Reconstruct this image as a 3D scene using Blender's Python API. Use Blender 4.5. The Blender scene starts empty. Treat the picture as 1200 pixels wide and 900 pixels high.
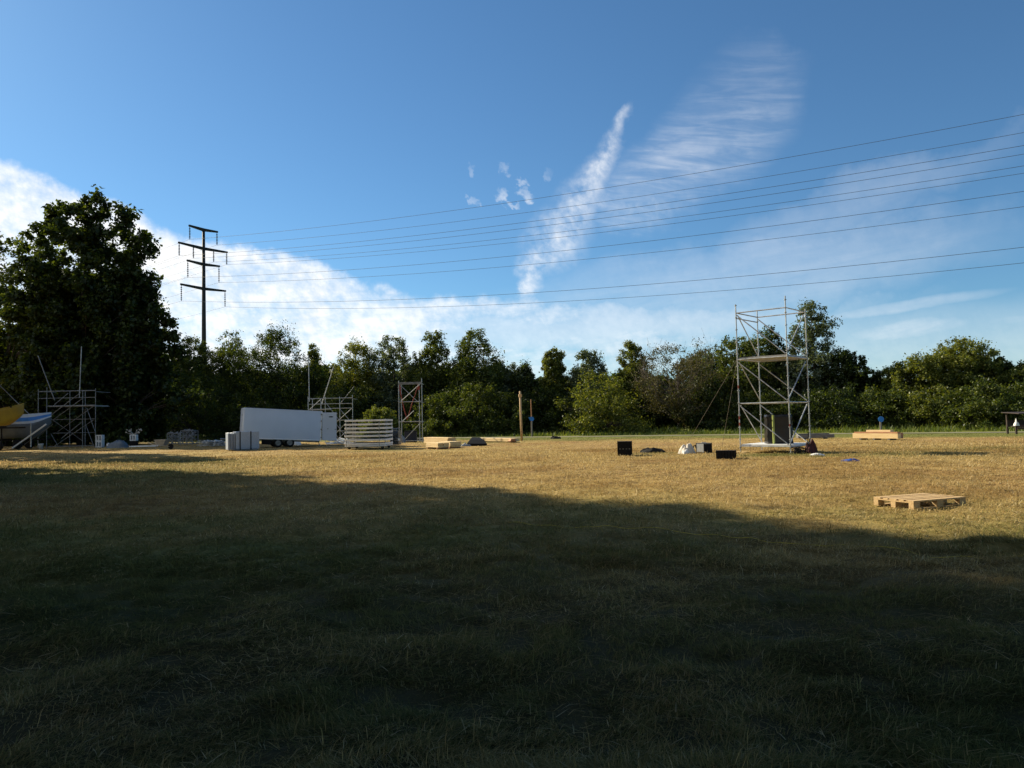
import bpy, math, random
import numpy as np
from mathutils import Vector, Matrix, Euler

random.seed(7)
SC = bpy.context.scene
COL = SC.collection
R = math.radians

# ------------------------------------------------------------------ camera maths
F_PX, CAM_H = 900.0, 1.6
PITCH, ROLL = math.atan(40 / 900), R(1.2)
_F = Vector((0, math.cos(PITCH), math.sin(PITCH)))
_X = Vector((1, 0, 0))
_U0 = Vector((0, -math.sin(PITCH), math.cos(PITCH)))
_R = math.cos(ROLL) * _X - math.sin(ROLL) * _U0
_U = math.sin(ROLL) * _X + math.cos(ROLL) * _U0
CAM = Vector((0, 0, CAM_H))


def ray(px, py):
    return (_F + ((px - 600) / F_PX) * _R - ((py - 450) / F_PX) * _U)


def G(px, py, z=0.0):
    """point of the ground seen at a place in the photograph"""
    d = ray(px, py)
    t = (z - CAM_H) / d.z
    return CAM + d * t


def AT(px, py, y):
    d = ray(px, py)
    return CAM + d * (y / d.y)


def AE(px, py):
    d = ray(px, py).normalized()
    return math.atan2(d.x, d.y), math.asin(d.z)


SUN_AZ = Vector((-0.80, 0.60, 0)).normalized()
SUN_EL = R(31)
SUN_DIR = Vector((SUN_AZ.x * math.cos(SUN_EL), SUN_AZ.y * math.cos(SUN_EL), math.sin(SUN_EL)))


# ------------------------------------------------------------------ noise (numpy)
def _hash(ix, iy, seed):
    h = (ix.astype(np.int64) * 374761393 + iy.astype(np.int64) * 668265263 + seed * 1274126177) & 0xFFFFFFFF
    h = ((h ^ (h >> 13)) * 1274126177) & 0xFFFFFFFF
    h = (h ^ (h >> 16)) & 0xFFFFFFFF
    return h / 4294967295.0


def vnoise(x, y, seed=0):
    x = np.asarray(x, float); y = np.asarray(y, float)
    ix = np.floor(x); iy = np.floor(y)
    fx = x - ix; fy = y - iy
    fx = fx * fx * (3 - 2 * fx); fy = fy * fy * (3 - 2 * fy)
    a = _hash(ix, iy, seed); b = _hash(ix + 1, iy, seed)
    c = _hash(ix, iy + 1, seed); d = _hash(ix + 1, iy + 1, seed)
    return (a * (1 - fx) + b * fx) * (1 - fy) + (c * (1 - fx) + d * fx) * fy


def ground_z(x, y):
    x = np.asarray(x, float); y = np.asarray(y, float)
    r = np.hypot(x, y)
    near = np.clip(1.3 - r / 32, 0, 1)
    h = (vnoise(x * 1.5, y * 1.5, 3) - .5) * .10 + (vnoise(x * 3.7, y * 3.7, 5) - .5) * .07
    h += (vnoise(x * .35, y * .35, 9) - .5) * .05
    return h * near - 0.012


# ------------------------------------------------------------------ tagging
def tag(o, label=None, cat=None, group=None, kind=None):
    if label: o['label'] = label
    if cat: o['category'] = cat
    if group: o['group'] = group
    if kind: o['kind'] = kind
    return o


def thing(name, label, cat, loc=(0, 0, 0), rotz=0.0, group=None):
    o = bpy.data.objects.new(name, None)
    o.empty_display_size = .2
    COL.objects.link(o)
    o.location = loc
    o.rotation_euler = (0, 0, rotz)
    return tag(o, label, cat, group)


def copy_tree(o, parent=None):
    c = o.copy(); COL.objects.link(c)
    c.parent = parent
    for ch in list(o.children):
        copy_tree(ch, c)
    return c


def link_mesh(name, me, material, parent=None, loc=None, rotz=None):
    o = bpy.data.objects.new(name, me)
    COL.objects.link(o)
    if material is not None and not me.materials:
        me.materials.append(material)
    if parent is not None: o.parent = parent
    if loc is not None: o.location = loc
    if rotz is not None: o.rotation_euler = (0, 0, rotz)
    return o


def np_mesh(name, co, faces_n, loops, smooth=False):
    """co (n,3); faces_n: vertices per face; loops flat"""
    me = bpy.data.meshes.new(name)
    co = np.ascontiguousarray(co, np.float32)
    loops = np.ascontiguousarray(loops, np.int32).ravel()
    faces_n = np.ascontiguousarray(faces_n, np.int32)
    me.vertices.add(len(co)); me.vertices.foreach_set('co', co.ravel())
    me.loops.add(len(loops)); me.loops.foreach_set('vertex_index', loops)
    me.polygons.add(len(faces_n))
    st = np.concatenate(([0], np.cumsum(faces_n)[:-1])).astype(np.int32)
    me.polygons.foreach_set('loop_start', st)
    me.polygons.foreach_set('loop_total', faces_n)
    me.update(calc_edges=True)
    if smooth:
        me.polygons.foreach_set('use_smooth', np.ones(len(faces_n), bool))
    return me


class MB:
    """collects boxes, tubes, prisms; build() links ONE mesh object"""

    def __init__(s):
        s.v = []; s.f = []

    def add(s, vs, fs):
        b = len(s.v)
        s.v += [tuple(v) for v in vs]
        s.f += [tuple(i + b for i in f) for f in fs]
        return s

    def box(s, c, size, rot=None, bev=0.0):
        x, y, z = (k / 2 for k in size)
        M = rot.to_matrix() if isinstance(rot, Euler) else (rot or Matrix.Identity(3))
        c = Vector(c)
        if bev <= 0 or bev * 2.2 > min(size):
            pts = [(-x, -y, -z), (x, -y, -z), (x, y, -z), (-x, y, -z), (-x, -y, z), (x, -y, z), (x, y, z), (-x, y, z)]
            fs = [(0, 3, 2, 1), (4, 5, 6, 7), (0, 1, 5, 4), (1, 2, 6, 5), (2, 3, 7, 6), (3, 0, 4, 7)]
        else:
            b = bev
            pts, idx = [], {}
            for sx in (-1, 1):
                for sy in (-1, 1):
                    for sz in (-1, 1):
                        for ax in range(3):
                            p = [sx * x, sy * y, sz * z]
                            for k in range(3):
                                if k != ax: p[k] -= (sx, sy, sz)[k] * b
                            idx[(sx, sy, sz, ax)] = len(pts); pts.append(tuple(p))
            fs = []
            def q(*k):
                a = [idx[i] for i in k]
                n = (Vector(pts[a[1]]) - Vector(pts[a[0]])).cross(Vector(pts[a[2]]) - Vector(pts[a[0]]))
                m = sum((Vector(pts[i]) for i in a), Vector()) / len(a)
                fs.append(tuple(a) if n.dot(m) > 0 else tuple(a[::-1]))
            for sx in (-1, 1):
                q((sx, -1, -1, 0), (sx, 1, -1, 0), (sx, 1, 1, 0), (sx, -1, 1, 0))
                q((-1, sx, -1, 1), (1, sx, -1, 1), (1, sx, 1, 1), (-1, sx, 1, 1))
                q((-1, -1, sx, 2), (1, -1, sx, 2), (1, 1, sx, 2), (-1, 1, sx, 2))
                for sy in (-1, 1):
                    q((sx, sy, -1, 0), (sx, sy, 1, 0), (sx, sy, 1, 1), (sx, sy, -1, 1))
                    q((sx, -1, sy, 0), (sx, 1, sy, 0), (sx, 1, sy, 2), (sx, -1, sy, 2))
                    q((-1, sx, sy, 1), (1, sx, sy, 1), (1, sx, sy, 2), (-1, sx, sy, 2))
                    for sz in (-1, 1):
                        q((sx, sy, sz, 0), (sx, sy, sz, 1), (sx, sy, sz, 2))
        return s.add([c + M @ Vector(p) for p in pts], fs)

    def tube(s, p0, p1, r, n=8, r1=None, cap=True):
        p0 = Vector(p0); p1 = Vector(p1)
        r1 = r if r1 is None else r1
        d = (p1 - p0)
        if d.length < 1e-6: return s
        d.normalize()
        a = d.orthogonal().normalized(); b = d.cross(a)
        vs = []
        for p, rr in ((p0, r), (p1, r1)):
            for k in range(n):
                t = 2 * math.pi * k / n
                vs.append(p + a * (rr * math.cos(t)) + b * (rr * math.sin(t)))
        fs = [(k, (k + 1) % n, n + (k + 1) % n, n + k) for k in range(n)]
        if cap: fs += [tuple(range(n))[::-1], tuple(range(n, 2 * n))]
        return s.add(vs, fs)

    def path(s, pts, rad, n=6):
        pts = [Vector(p) for p in pts]
        m = len(pts)
        if not hasattr(rad, '__len__'): rad = [rad] * m
        vs = []
        ref = None
        for i, p in enumerate(pts):
            d = (pts[min(i + 1, m - 1)] - pts[max(i - 1, 0)]).normalized()
            if ref is None: ref = d.orthogonal().normalized()
            a = (ref - d * ref.dot(d)).normalized(); ref = a
            b = d.cross(a)
            for k in range(n):
                t = 2 * math.pi * k / n
                vs.append(p + a * (rad[i] * math.cos(t)) + b * (rad[i] * math.sin(t)))
        fs = []
        for i in range(m - 1):
            for k in range(n):
                fs.append((i * n + k, i * n + (k + 1) % n, (i + 1) * n + (k + 1) % n, (i + 1) * n + k))
        fs += [tuple(range(n))[::-1], tuple(range((m - 1) * n, m * n))]
        return s.add(vs, fs)

    def prism(s, poly, y0, y1):
        """poly in (x,z), extruded along y"""
        n = len(poly)
        vs = [(x, y0, z) for x, z in poly] + [(x, y1, z) for x, z in poly]
        fs = [tuple(range(n)), tuple(range(n, 2 * n))[::-1]]
        fs += [((k + 1) % n, k, n + k, n + (k + 1) % n) for k in range(n)]
        return s.add(vs, fs)

    def rings(s, rings, closed=True, caps=True):
        n = len(rings[0]); b = len(s.v); m = len(rings)
        vs = [p for rg in rings for p in rg]
        fs = []
        for i in range(m - 1):
            for k in range(n if closed else n - 1):
                fs.append((i * n + k, i * n + (k + 1) % n, (i + 1) * n + (k + 1) % n, (i + 1) * n + k))
        if caps: fs += [tuple(range(n))[::-1], tuple(range((m - 1) * n, m * n))]
        return s.add(vs, fs)

    def build(s, name, material, parent=None, loc=None, rotz=None, smooth=False):
        me = bpy.data.meshes.new(name)
        me.from_pydata(s.v, [], s.f)
        me.update()
        if smooth:
            me.polygons.foreach_set('use_smooth', np.ones(len(me.polygons), bool))
        return link_mesh(name, me, material, parent, loc, rotz)


# ------------------------------------------------------------------ node expression helper
class X:
    def __init__(s, nt, sock): s.nt = nt; s.s = sock

    def _m(s, op, *o, clamp=False):
        n = s.nt.nodes.new('ShaderNodeMath'); n.operation = op; n.use_clamp = clamp
        for i, a in enumerate((s,) + o):
            if isinstance(a, X): s.nt.links.new(a.s, n.inputs[i])
            else: n.inputs[i].default_value = float(a)
        return X(s.nt, n.outputs[0])

    def __add__(s, o): return s._m('ADD', o)
    __radd__ = __add__
    def __sub__(s, o): return s._m('SUBTRACT', o)
    def __rsub__(s, o): return (s * -1.0) + o
    def __mul__(s, o): return s._m('MULTIPLY', o)
    __rmul__ = __mul__
    def __truediv__(s, o): return s._m('DIVIDE', o)
    def mx(s, o): return s._m('MAXIMUM', o)
    def mn(s, o): return s._m('MINIMUM', o)
    def ab(s): return s._m('ABSOLUTE')
    def pw(s, o): return s._m('POWER', o)
    def sq(s): return s._m('SQRT')
    def sin(s): return s._m('SINE')
    def at2(s, o): return s._m('ARCTAN2', o)

    def ss(s, a, b, lo=0.0, hi=1.0):
        n = s.nt.nodes.new('ShaderNodeMapRange'); n.interpolation_type = 'SMOOTHSTEP'
        s.nt.links.new(s.s, n.inputs[0])
        n.inputs[1].default_value = a; n.inputs[2].default_value = b
        n.inputs[3].default_value = lo; n.inputs[4].default_value = hi
        return X(s.nt, n.outputs[0])


def xyz(nt, a, b, c):
    n = nt.nodes.new('ShaderNodeCombineXYZ')
    for i, v in enumerate((a, b, c)):
        if isinstance(v, X): nt.links.new(v.s, n.inputs[i])
        else: n.inputs[i].default_value = v
    return n.outputs[0]


def noise(nt, vec, scale, detail=4, rough=.55, dist=0.0):
    n = nt.nodes.new('ShaderNodeTexNoise')
    n.inputs['Scale'].default_value = scale
    n.inputs['Detail'].default_value = detail
    n.inputs['Roughness'].default_value = rough
    n.inputs['Distortion'].default_value = dist
    if vec is not None: nt.links.new(vec, n.inputs['Vector'])
    return X(nt, n.outputs['Fac'])


def mixc(nt, f, a, b):
    n = nt.nodes.new('ShaderNodeMix'); n.data_type = 'RGBA'
    if isinstance(f, X): nt.links.new(f.s, n.inputs[0])
    else: n.inputs[0].default_value = f
    for i, v in ((6, a), (7, b)):
        if isinstance(v, (tuple, list)): n.inputs[i].default_value = (*v[:3], 1)
        else: nt.links.new(v, n.inputs[i])
    return n.outputs[2]


# ------------------------------------------------------------------ materials
def new_mat(name):
    m = bpy.data.materials.new(name); m.use_nodes = True
    nt = m.node_tree
    b = nt.nodes['Principled BSDF']
    return m, nt, b


def mat(name, col, col2=None, rough=.6, metal=0.0, scale=6.0, bump=0.0, bscale=30.0, detail=5, spec=.5, stretch=None, contrast=(.35, .65)):
    m, nt, b = new_mat(name)
    tc = nt.nodes.new('ShaderNodeTexCoord')
    vec = tc.outputs['Object']
    if stretch:
        mp = nt.nodes.new('ShaderNodeMapping'); mp.inputs['Scale'].default_value = stretch
        nt.links.new(vec, mp.inputs['Vector']); vec = mp.outputs[0]
    n = noise(nt, vec, scale, detail)
    c = mixc(nt, n.ss(*contrast), col, col2 or tuple(k * .75 for k in col))
    nt.links.new(c, b.inputs['Base Color'])
    b.inputs['Roughness'].default_value = rough
    b.inputs['Metallic'].default_value = metal
    b.inputs['Specular IOR Level'].default_value = spec
    if bump:
        bn = nt.nodes.new('ShaderNodeBump'); bn.inputs['Strength'].default_value = bump
        bn.inputs['Distance'].default_value = .02
        nt.links.new(noise(nt, vec, bscale, 5).s, bn.inputs['Height'])
        nt.links.new(bn.outputs[0], b.inputs['Normal'])
    return m


def leaf_mat(name, dark, mid, light, trans=.35, big=.35):
    m, nt, b = new_mat(name)
    nt.nodes.remove(b)
    out = nt.nodes['Material Output']
    geo = nt.nodes.new('ShaderNodeNewGeometry')
    tc = nt.nodes.new('ShaderNodeTexCoord')
    rnd = X(nt, geo.outputs['Random Per Island'])
    n = noise(nt, tc.outputs['Object'], big, 3)
    c = mixc(nt, n.ss(.35, .65), dark, mid)
    c = mixc(nt, rnd.pw(3.0), c, light)
    d = nt.nodes.new('ShaderNodeBsdfDiffuse'); nt.links.new(c, d.inputs[0])
    t = nt.nodes.new('ShaderNodeBsdfTranslucent')
    tcx = nt.nodes.new('ShaderNodeMix'); tcx.data_type = 'RGBA'; tcx.blend_type = 'MULTIPLY'
    tcx.inputs[0].default_value = 1
    nt.links.new(c, tcx.inputs[6]); tcx.inputs[7].default_value = (1.5, 1.45, .45, 1)
    nt.links.new(tcx.outputs[2], t.inputs[0])
    g = nt.nodes.new('ShaderNodeBsdfGlossy'); g.inputs['Roughness'].default_value = .45
    g.inputs[0].default_value = (.9, .95, 1, 1)
    m1 = nt.nodes.new('ShaderNodeMixShader'); m1.inputs[0].default_value = trans
    nt.links.new(d.outputs[0], m1.inputs[1]); nt.links.new(t.outputs[0], m1.inputs[2])
    m2 = nt.nodes.new('ShaderNodeMixShader'); m2.inputs[0].default_value = .015
    nt.links.new(m1.outputs[0], m2.inputs[1]); nt.links.new(g.outputs[0], m2.inputs[2])
    nt.links.new(m2.outputs[0], out.inputs[0])
    return m


M = {}
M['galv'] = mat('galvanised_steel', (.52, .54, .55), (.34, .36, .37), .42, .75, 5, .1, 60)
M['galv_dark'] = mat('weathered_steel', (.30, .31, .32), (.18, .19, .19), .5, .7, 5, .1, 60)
M['alu'] = mat('aluminium', (.92, .93, .94), (.82, .83, .84), .4, .1, 3, .05, 60)
M['deck'] = mat('deck_board', (.36, .36, .35), (.27, .27, .26), .7, 0, 4, .2, 40)
M['white_paint'] = mat('white_painted_panel', (.60, .67, .77), (.56, .63, .73), .3, 0, .8, .02, 8)
M['white'] = mat('white_plastic', (.75, .75, .74), (.62, .62, .6), .5, 0, 4)
M['black'] = mat('black_paint', (.006, .006, .007), (.010, .010, .011), .6, 0, 8, .15, 80, spec=.12)
M['blacktarp'] = mat('black_plastic_foil', (.010, .011, .013), (.005, .005, .006), .32, 0, 3, .25, 9, contrast=(.3, .7))
M['rubber'] = mat('rubber', (.012, .012, .012), (.02, .02, .02), .85, 0, 10, .2, 50, spec=.2)
M['grey'] = mat('grey_case', (.23, .24, .25), (.17, .18, .19), .5, 0, 6, .1, 50)
M['wood'] = mat('fresh_timber', (.74, .56, .30), (.62, .45, .22), .7, 0, 3, .2, 20, stretch=(1, 12, 12), contrast=(.3, .7))
M['wood_pallet'] = mat('pallet_timber', (.62, .44, .22), (.45, .30, .14), .75, 0, 4, .3, 25, stretch=(1.2, 9, 9), contrast=(.3, .7))
M['wood_red'] = mat('larch_timber', (.42, .20, .09), (.30, .14, .07), .75, 0, 3, .2, 20, stretch=(1, 12, 12))
M['wood_grey'] = mat('weathered_timber', (.20, .185, .165), (.12, .11, .10), .85, 0, 3, .3, 20, stretch=(1, 12, 12))
M['wood_post'] = mat('wooden_pole', (.55, .38, .19), (.40, .26, .13), .75, 0, 4, .2, 20, stretch=(6, 6, 1))
M['wood_brown'] = mat('brown_stained_timber', (.035, .020, .013), (.022, .013, .009), .7, 0, 4, .2, 20)
M['maroon'] = mat('dark_red_board', (.065, .016, .012), (.04, .011, .009), .6, 0, 4)
M['blue'] = mat('blue_sign_paint', (.015, .17, .52), (.012, .13, .43), .4, 0, 3)
M['bluetarp'] = mat('blue_tarp', (.03, .10, .42), (.02, .06, .30), .5, 0, 8, .3, 30)
M['navy'] = mat('navy_box', (.012, .016, .035), (.008, .011, .024), .6, 0, 4)
M['red'] = mat('red_webbing', (.24, .035, .018), (.17, .022, .014), .7, 0, 8)
M['redcloth'] = mat('red_cloth', (.07, .010, .012), (.035, .006, .007), .8, 0, 6, .4, 20)
M['cloth'] = mat('pale_cloth', (.58, .54, .47), (.42, .38, .33), .85, 0, 4, .5, 20)
M['yellow'] = mat('yellow_hull', (.30, .21, .018), (.24, .165, .018), .5, 0, 2, .05, 20)
M['yellowrope'] = mat('yellow_rope', (.60, .48, .06), (.45, .35, .05), .7, 0, 40)
M['limewood'] = mat('lime_painted_batten', (.36, .42, .10), (.30, .34, .09), .7, 0, 6)
M['bluewhite'] = mat('boat_white', (.62, .72, .86), (.54, .63, .76), .4, 0, 2)
M['boatblue'] = mat('boat_blue', (.05, .27, .80), (.04, .22, .65), .4, 0, 2)
M['boatgrey'] = mat('boat_hull_grey', (.11, .14, .175), (.08, .105, .13), .5, 0, 2)
M['pylon'] = mat('pylon_steel', (.022, .025, .026), (.016, .018, .018), .65, .0, 2, spec=.2)
M['wire'] = mat('conductor', (.07, .075, .08), (.06, .06, .065), .6, .4, 1)
M['bark'] = mat('bark', (.085, .066, .05), (.045, .036, .03), .9, 0, 5, .6, 18, stretch=(3, 3, .6))
M['bark_pale'] = mat('pale_bark', (.16, .13, .105), (.09, .07, .055), .9, 0, 5, .5, 18, stretch=(3, 3, .6))
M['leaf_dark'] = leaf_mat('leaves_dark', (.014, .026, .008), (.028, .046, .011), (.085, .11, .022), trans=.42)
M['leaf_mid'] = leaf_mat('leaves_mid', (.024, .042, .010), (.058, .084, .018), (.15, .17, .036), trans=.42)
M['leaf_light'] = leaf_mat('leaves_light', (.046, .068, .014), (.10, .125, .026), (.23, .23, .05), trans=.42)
M['leaf_yellow'] = leaf_mat('leaves_yellowish', (.085, .115, .022), (.12, .15, .03), (.21, .22, .06))
M['leaf_grey'] = leaf_mat('leaves_greyish', (.052, .075, .042), (.082, .108, .06), (.15, .18, .11))
M['leaf_brown'] = leaf_mat('leaves_brownish', (.050, .052, .020), (.062, .072, .024), (.14, .115, .045), trans=.25)
M['weeds'] = leaf_mat('weeds', (.07, .11, .025), (.11, .15, .035), (.20, .22, .07), big=.8)


# ------------------------------------------------------------------ world: sky and clouds
def build_world():
    w = bpy.data.worlds.new('World'); SC.world = w
    w.use_nodes = True
    nt = w.node_tree
    bg = nt.nodes['Background']
    sky = nt.nodes.new('ShaderNodeTexSky'); sky.sky_type = 'NISHITA'
    sky.sun_disc = False
    sky.sun_elevation = SUN_EL
    sky.sun_rotation = math.atan2(SUN_AZ.x, SUN_AZ.y)
    sky.altitude = 500; sky.air_density = 1.0; sky.dust_density = .35; sky.ozone_density = 2.2
    tc = nt.nodes.new('ShaderNodeTexCoord')
    sep = nt.nodes.new('ShaderNodeSeparateXYZ'); nt.links.new(tc.outputs['Generated'], sep.inputs[0])
    dx, dy, dz = (X(nt, sep.outputs[i]) for i in range(3))
    az = dx.at2(dy)
    el = dz.at2((dx * dx + dy * dy).sq())
    # coordinates on a flat cloud layer
    zz = dz.mx(0.0) + .12
    px, py = dx / zz, dy / zz
    P = xyz(nt, px, py, 0.0)
    A = xyz(nt, az * 1.0, el * 1.0, 0.0)
    # -- bank of cloud low on the left
    fc = nt.nodes.new('ShaderNodeFloatCurve')
    pts = [(-260, 95), (-120, 150), (0, 195), (60, 215), (110, 237), (200, 277), (260, 290), (330, 306), (420, 335), (520, 350), (640, 358), (800, 372), (950, 392), (1200, 440)]
    conv = [AE(*p) for p in pts]
    a0, a1 = -1.2, 0.75
    cv = fc.mapping.curves[0]
    xs = [((a - a0) / (a1 - a0), e) for a, e in conv]
    xs = [(0.0, .62)] + xs + [(1.0, .02)]
    while len(cv.points) < len(xs): cv.points.new(.5, .5)
    for p, (u, e) in zip(cv.points, xs):
        p.location = (u, e); p.handle_type = 'AUTO'
    fc.mapping.update()
    nt.links.new(((az - a0) / (a1 - a0)).s, fc.inputs['Value'])
    eb = X(nt, fc.outputs[0])
    n1 = noise(nt, A, 9.0, 6, .6)
    n2 = noise(nt, P, 1.3, 7, .6, .4)
    n3 = noise(nt, A, 34.0, 5, .6)
    edge = eb - el + (n1 - .5) * .05 + (n3 - .5) * .028
    n5 = noise(nt, xyz(nt, az * 1.0 + el * .35, el * 1.0, 0.0), 75.0, 4, .6)
    bank = edge.ss(-.012, .008)
    right = az.ss(AE(330, 350)[0], AE(720, 350)[0], 1.0, .50)
    right2 = az.ss(AE(760, 350)[0], AE(980, 350)[0], 1.0, 0.0)
    # stretched streaks inside the thinner right-hand part
    S = xyz(nt, az * 3.0 + el * 2.0, el * 22.0 - az * 3.0, 0.0)
    n4 = noise(nt, S, 2.2, 6, .6, .5)
    gaps = ((n4 - .5) * 1.5 + .62 + n2 * .3).ss(.2, 1.0)
    thick = right.ss(.5, 1.0)
    mott = ((n2 - .5) * 1.3 + (n3 - .5) * 1.1 + (n5 - .5) * .8 + .85).mx(.40).mn(1.0)
    body = bank * right2 * right * (gaps * (1.0 - thick * .7) + thick * .7) * mott
    # -- plume
    def seg(p, q, w0, w1, amp):
        (ax, ay), (bx, by) = AE(*p), AE(*q)
        ux, uy = bx - ax, by - ay
        L2 = ux * ux + uy * uy
        wx = az + (n3 - .5) * .03 + (n1 - .5) * .04; wy = el + (n1 - .5) * .02
        t = ((wx - ax) * ux + (wy - ay) * uy) / L2
        t = t.mx(0.0).mn(1.0)
        ddx = wx - ax - t * ux; ddy = wy - ay - t * uy
        d = (ddx * ddx + ddy * ddy).sq()
        wd = t * (w1 - w0) + w0
        return (1.0 - d / wd).ss(0.0, 1.0) * amp
    W = 1 / 900.0
    pl = seg((738, 124), (722, 160), 8 * W, 14 * W, .45)
    pl = pl.mx(seg((722, 160), (690, 225), 15 * W, 30 * W, .72))
    pl = pl.mx(seg((690, 225), (650, 285), 34 * W, 48 * W, .62))
    pl = pl.mx(seg((655, 280), (624, 312), 46 * W, 24 * W, .70))
    pl = pl.mx(seg((624, 312), (622, 335), 13 * W, 18 * W, .8))
    pl = pl.mx(seg((622, 335), (606, 372), 16 * W, 26 * W, .45))
    pl = pl.mx(seg((700, 235), (770, 245), 20 * W, 30 * W, .32))
    pl = pl * ((n3 - .5) * 2.0 + (n5 - .5) * 1.1 + .56).mx(0.0)
    # -- rippled veil, upper right
    def blob(c, rx, ry, slope, amp, k=1.0):
        ca, ce = AE(*c)
        u = (az - ca) + (n1 - .5) * (.14 * k); v = (el - ce) - (az - ca) * slope + (n1 - .5) * (.10 * k)
        d = (u * u * (1 / (rx * W) ** 2) + v * v * (1 / (ry * W) ** 2))
        return (1.0 - d).ss(0.0, 1.0) * amp
    rip = (noise(nt, xyz(nt, az * 9.0 + el * 4.0, el * 60.0 + az * 8.0, 0.0), 1.3, 4, .6, .6)).ss(.30, .75)
    v1 = blob((815, 185), 140, 70, .38, .70).mx(blob((850, 140), 105, 75, .5, .30)) * (rip * .50 + .16) * (n1 * 1.6 - .15).mx(0.0)
    v2 = blob((990, 245), 190, 36, .26, .24) * (n4 * .7 + n3 * .4)
    v2 = v2.mx(blob((860, 330), 330, 60, .10, .34) * (n4 * .8 + .2))
    v3 = blob((1060, 386), 90, 13, .06, .46, .22).mx(blob((1050, 361), 115, 8, .08, .36, .16)).mx(blob((1180, 374), 60, 8, .05, .26, .2)) * (n4 * 1.0 + .25)
    # -- few puffs
    pf = None
    for c, rx, ry, a in (((589, 230), 11, 12, .65), ((612, 213), 9, 6, .5), ((616, 228), 11, 8, .55), ((591, 197), 9, 9, .3), ((557, 236), 8, 5, .35), ((604, 241), 8, 4, .45), ((551, 199), 6, 7, .25), ((640, 205), 7, 7, .18)):
        ca, ce = AE(*c)
        u = (az - ca) + (n3 - .5) * .05; v = (el - ce) + (n5 - .5) * .035 + (az - ca) * .4
        b_ = (1.0 - (u * u * (1 / (rx * W) ** 2) + v * v * (1 / (ry * W) ** 2))).ss(0, 1) * a * (n5 * 1.5 - .25).mx(0.0)
        pf = b_ if pf is None else pf.mx(b_)
    # pale low band above the trees in the middle
    low = blob((560, 392), 520, 30, .02, .45).mx(blob((1050, 425), 420, 70, .0, .26, .3))
    dens = body.mx(pl).mx(v1).mx(v2).mx(v3).mx(pf).mx(low)
    dens = dens.mn(.97)
    # cloud brightness in the same units as the sky radiance
    shade = (noise(nt, A, 14.0, 6, .6) * .4 + n2 * .3 + n5 * .3).ss(.36, .60)
    cc = mixc(nt, shade, (CLOUD * .74, CLOUD * .80, CLOUD * .87), (CLOUD, CLOUD, CLOUD * 1.0))
    tint = nt.nodes.new('ShaderNodeMix'); tint.data_type = 'RGBA'; tint.blend_type = 'MULTIPLY'
    tint.inputs[0].default_value = 1
    nt.links.new(sky.outputs[0], tint.inputs[6]); tint.inputs[7].default_value = (*SKY_TINT, 1)
    c = mixc(nt, dens, tint.outputs[2], cc)
    nt.links.new(c, bg.inputs[0])
    bg.inputs[1].default_value = SKY_STRENGTH
    w.cycles.sampling_method = 'MANUAL'; w.cycles.sample_map_resolution = 512


SKY_STRENGTH = .055
SKY_TINT = (.69, 1.05, 1.25)
CLOUD = 12.2
EXPOSURE = .76
SUN_E = 5.0
build_world()

sun = bpy.data.lights.new('sun', 'SUN'); sun.energy = SUN_E; sun.angle = R(.53); sun.color = (1.0, .87, .63)
so = bpy.data.objects.new('sun', sun); COL.objects.link(so)
so.rotation_euler = SUN_DIR.to_track_quat('Z', 'Y').to_euler()
so.location = (-40, 30, 40)

cam = bpy.data.cameras.new('camera'); co = bpy.data.objects.new('camera', cam); COL.objects.link(co)
cam.sensor_width = 36; cam.lens = 27.0; cam.clip_end = 9000; cam.clip_start = .05
m = Matrix.Identity(4)
for i in range(3):
    m[i][0] = _R[i]; m[i][1] = _U[i]; m[i][2] = -_F[i]; m[i][3] = CAM[i]
co.matrix_world = m
SC.camera = co
vs = SC.view_settings
vs.view_transform = 'Standard'; vs.look = 'None'; vs.exposure = EXPOSURE; vs.gamma = 1.0
SC.cycles.max_bounces = 4; SC.cycles.diffuse_bounces = 2; SC.cycles.transmission_bounces = 2
SC.cycles.use_denoising = True; SC.cycles.denoiser = 'OPENIMAGEDENOISE'; SC.cycles.denoising_input_passes = 'RGB_ALBEDO_NORMAL'; SC.cycles.denoising_prefilter = 'NONE'
SC.render.film_transparent = False

# ------------------------------------------------------------------ ground
path_px = [(1330, 505), (1180, 506.6), (1020, 508), (850, 509.6), (720, 511.2), (600, 512.6), (480, 513.5)]
PATH = [G(*p) for p in path_px]
PATH = [PATH[0] + (PATH[0] - PATH[1]).normalized() * 60] + PATH + [PATH[-1] + (PATH[-1] - PATH[-2]).normalized() * 80]


def path_y(x):
    xs = np.array([p.x for p in PATH][::-1]); ys = np.array([p.y for p in PATH][::-1])
    return np.interp(x, xs, ys)


def gblob(x, y, c, rx, ry):
    return np.exp(-(((x - c[0]) / rx) ** 2 + ((y - c[1]) / ry) ** 2))


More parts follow.
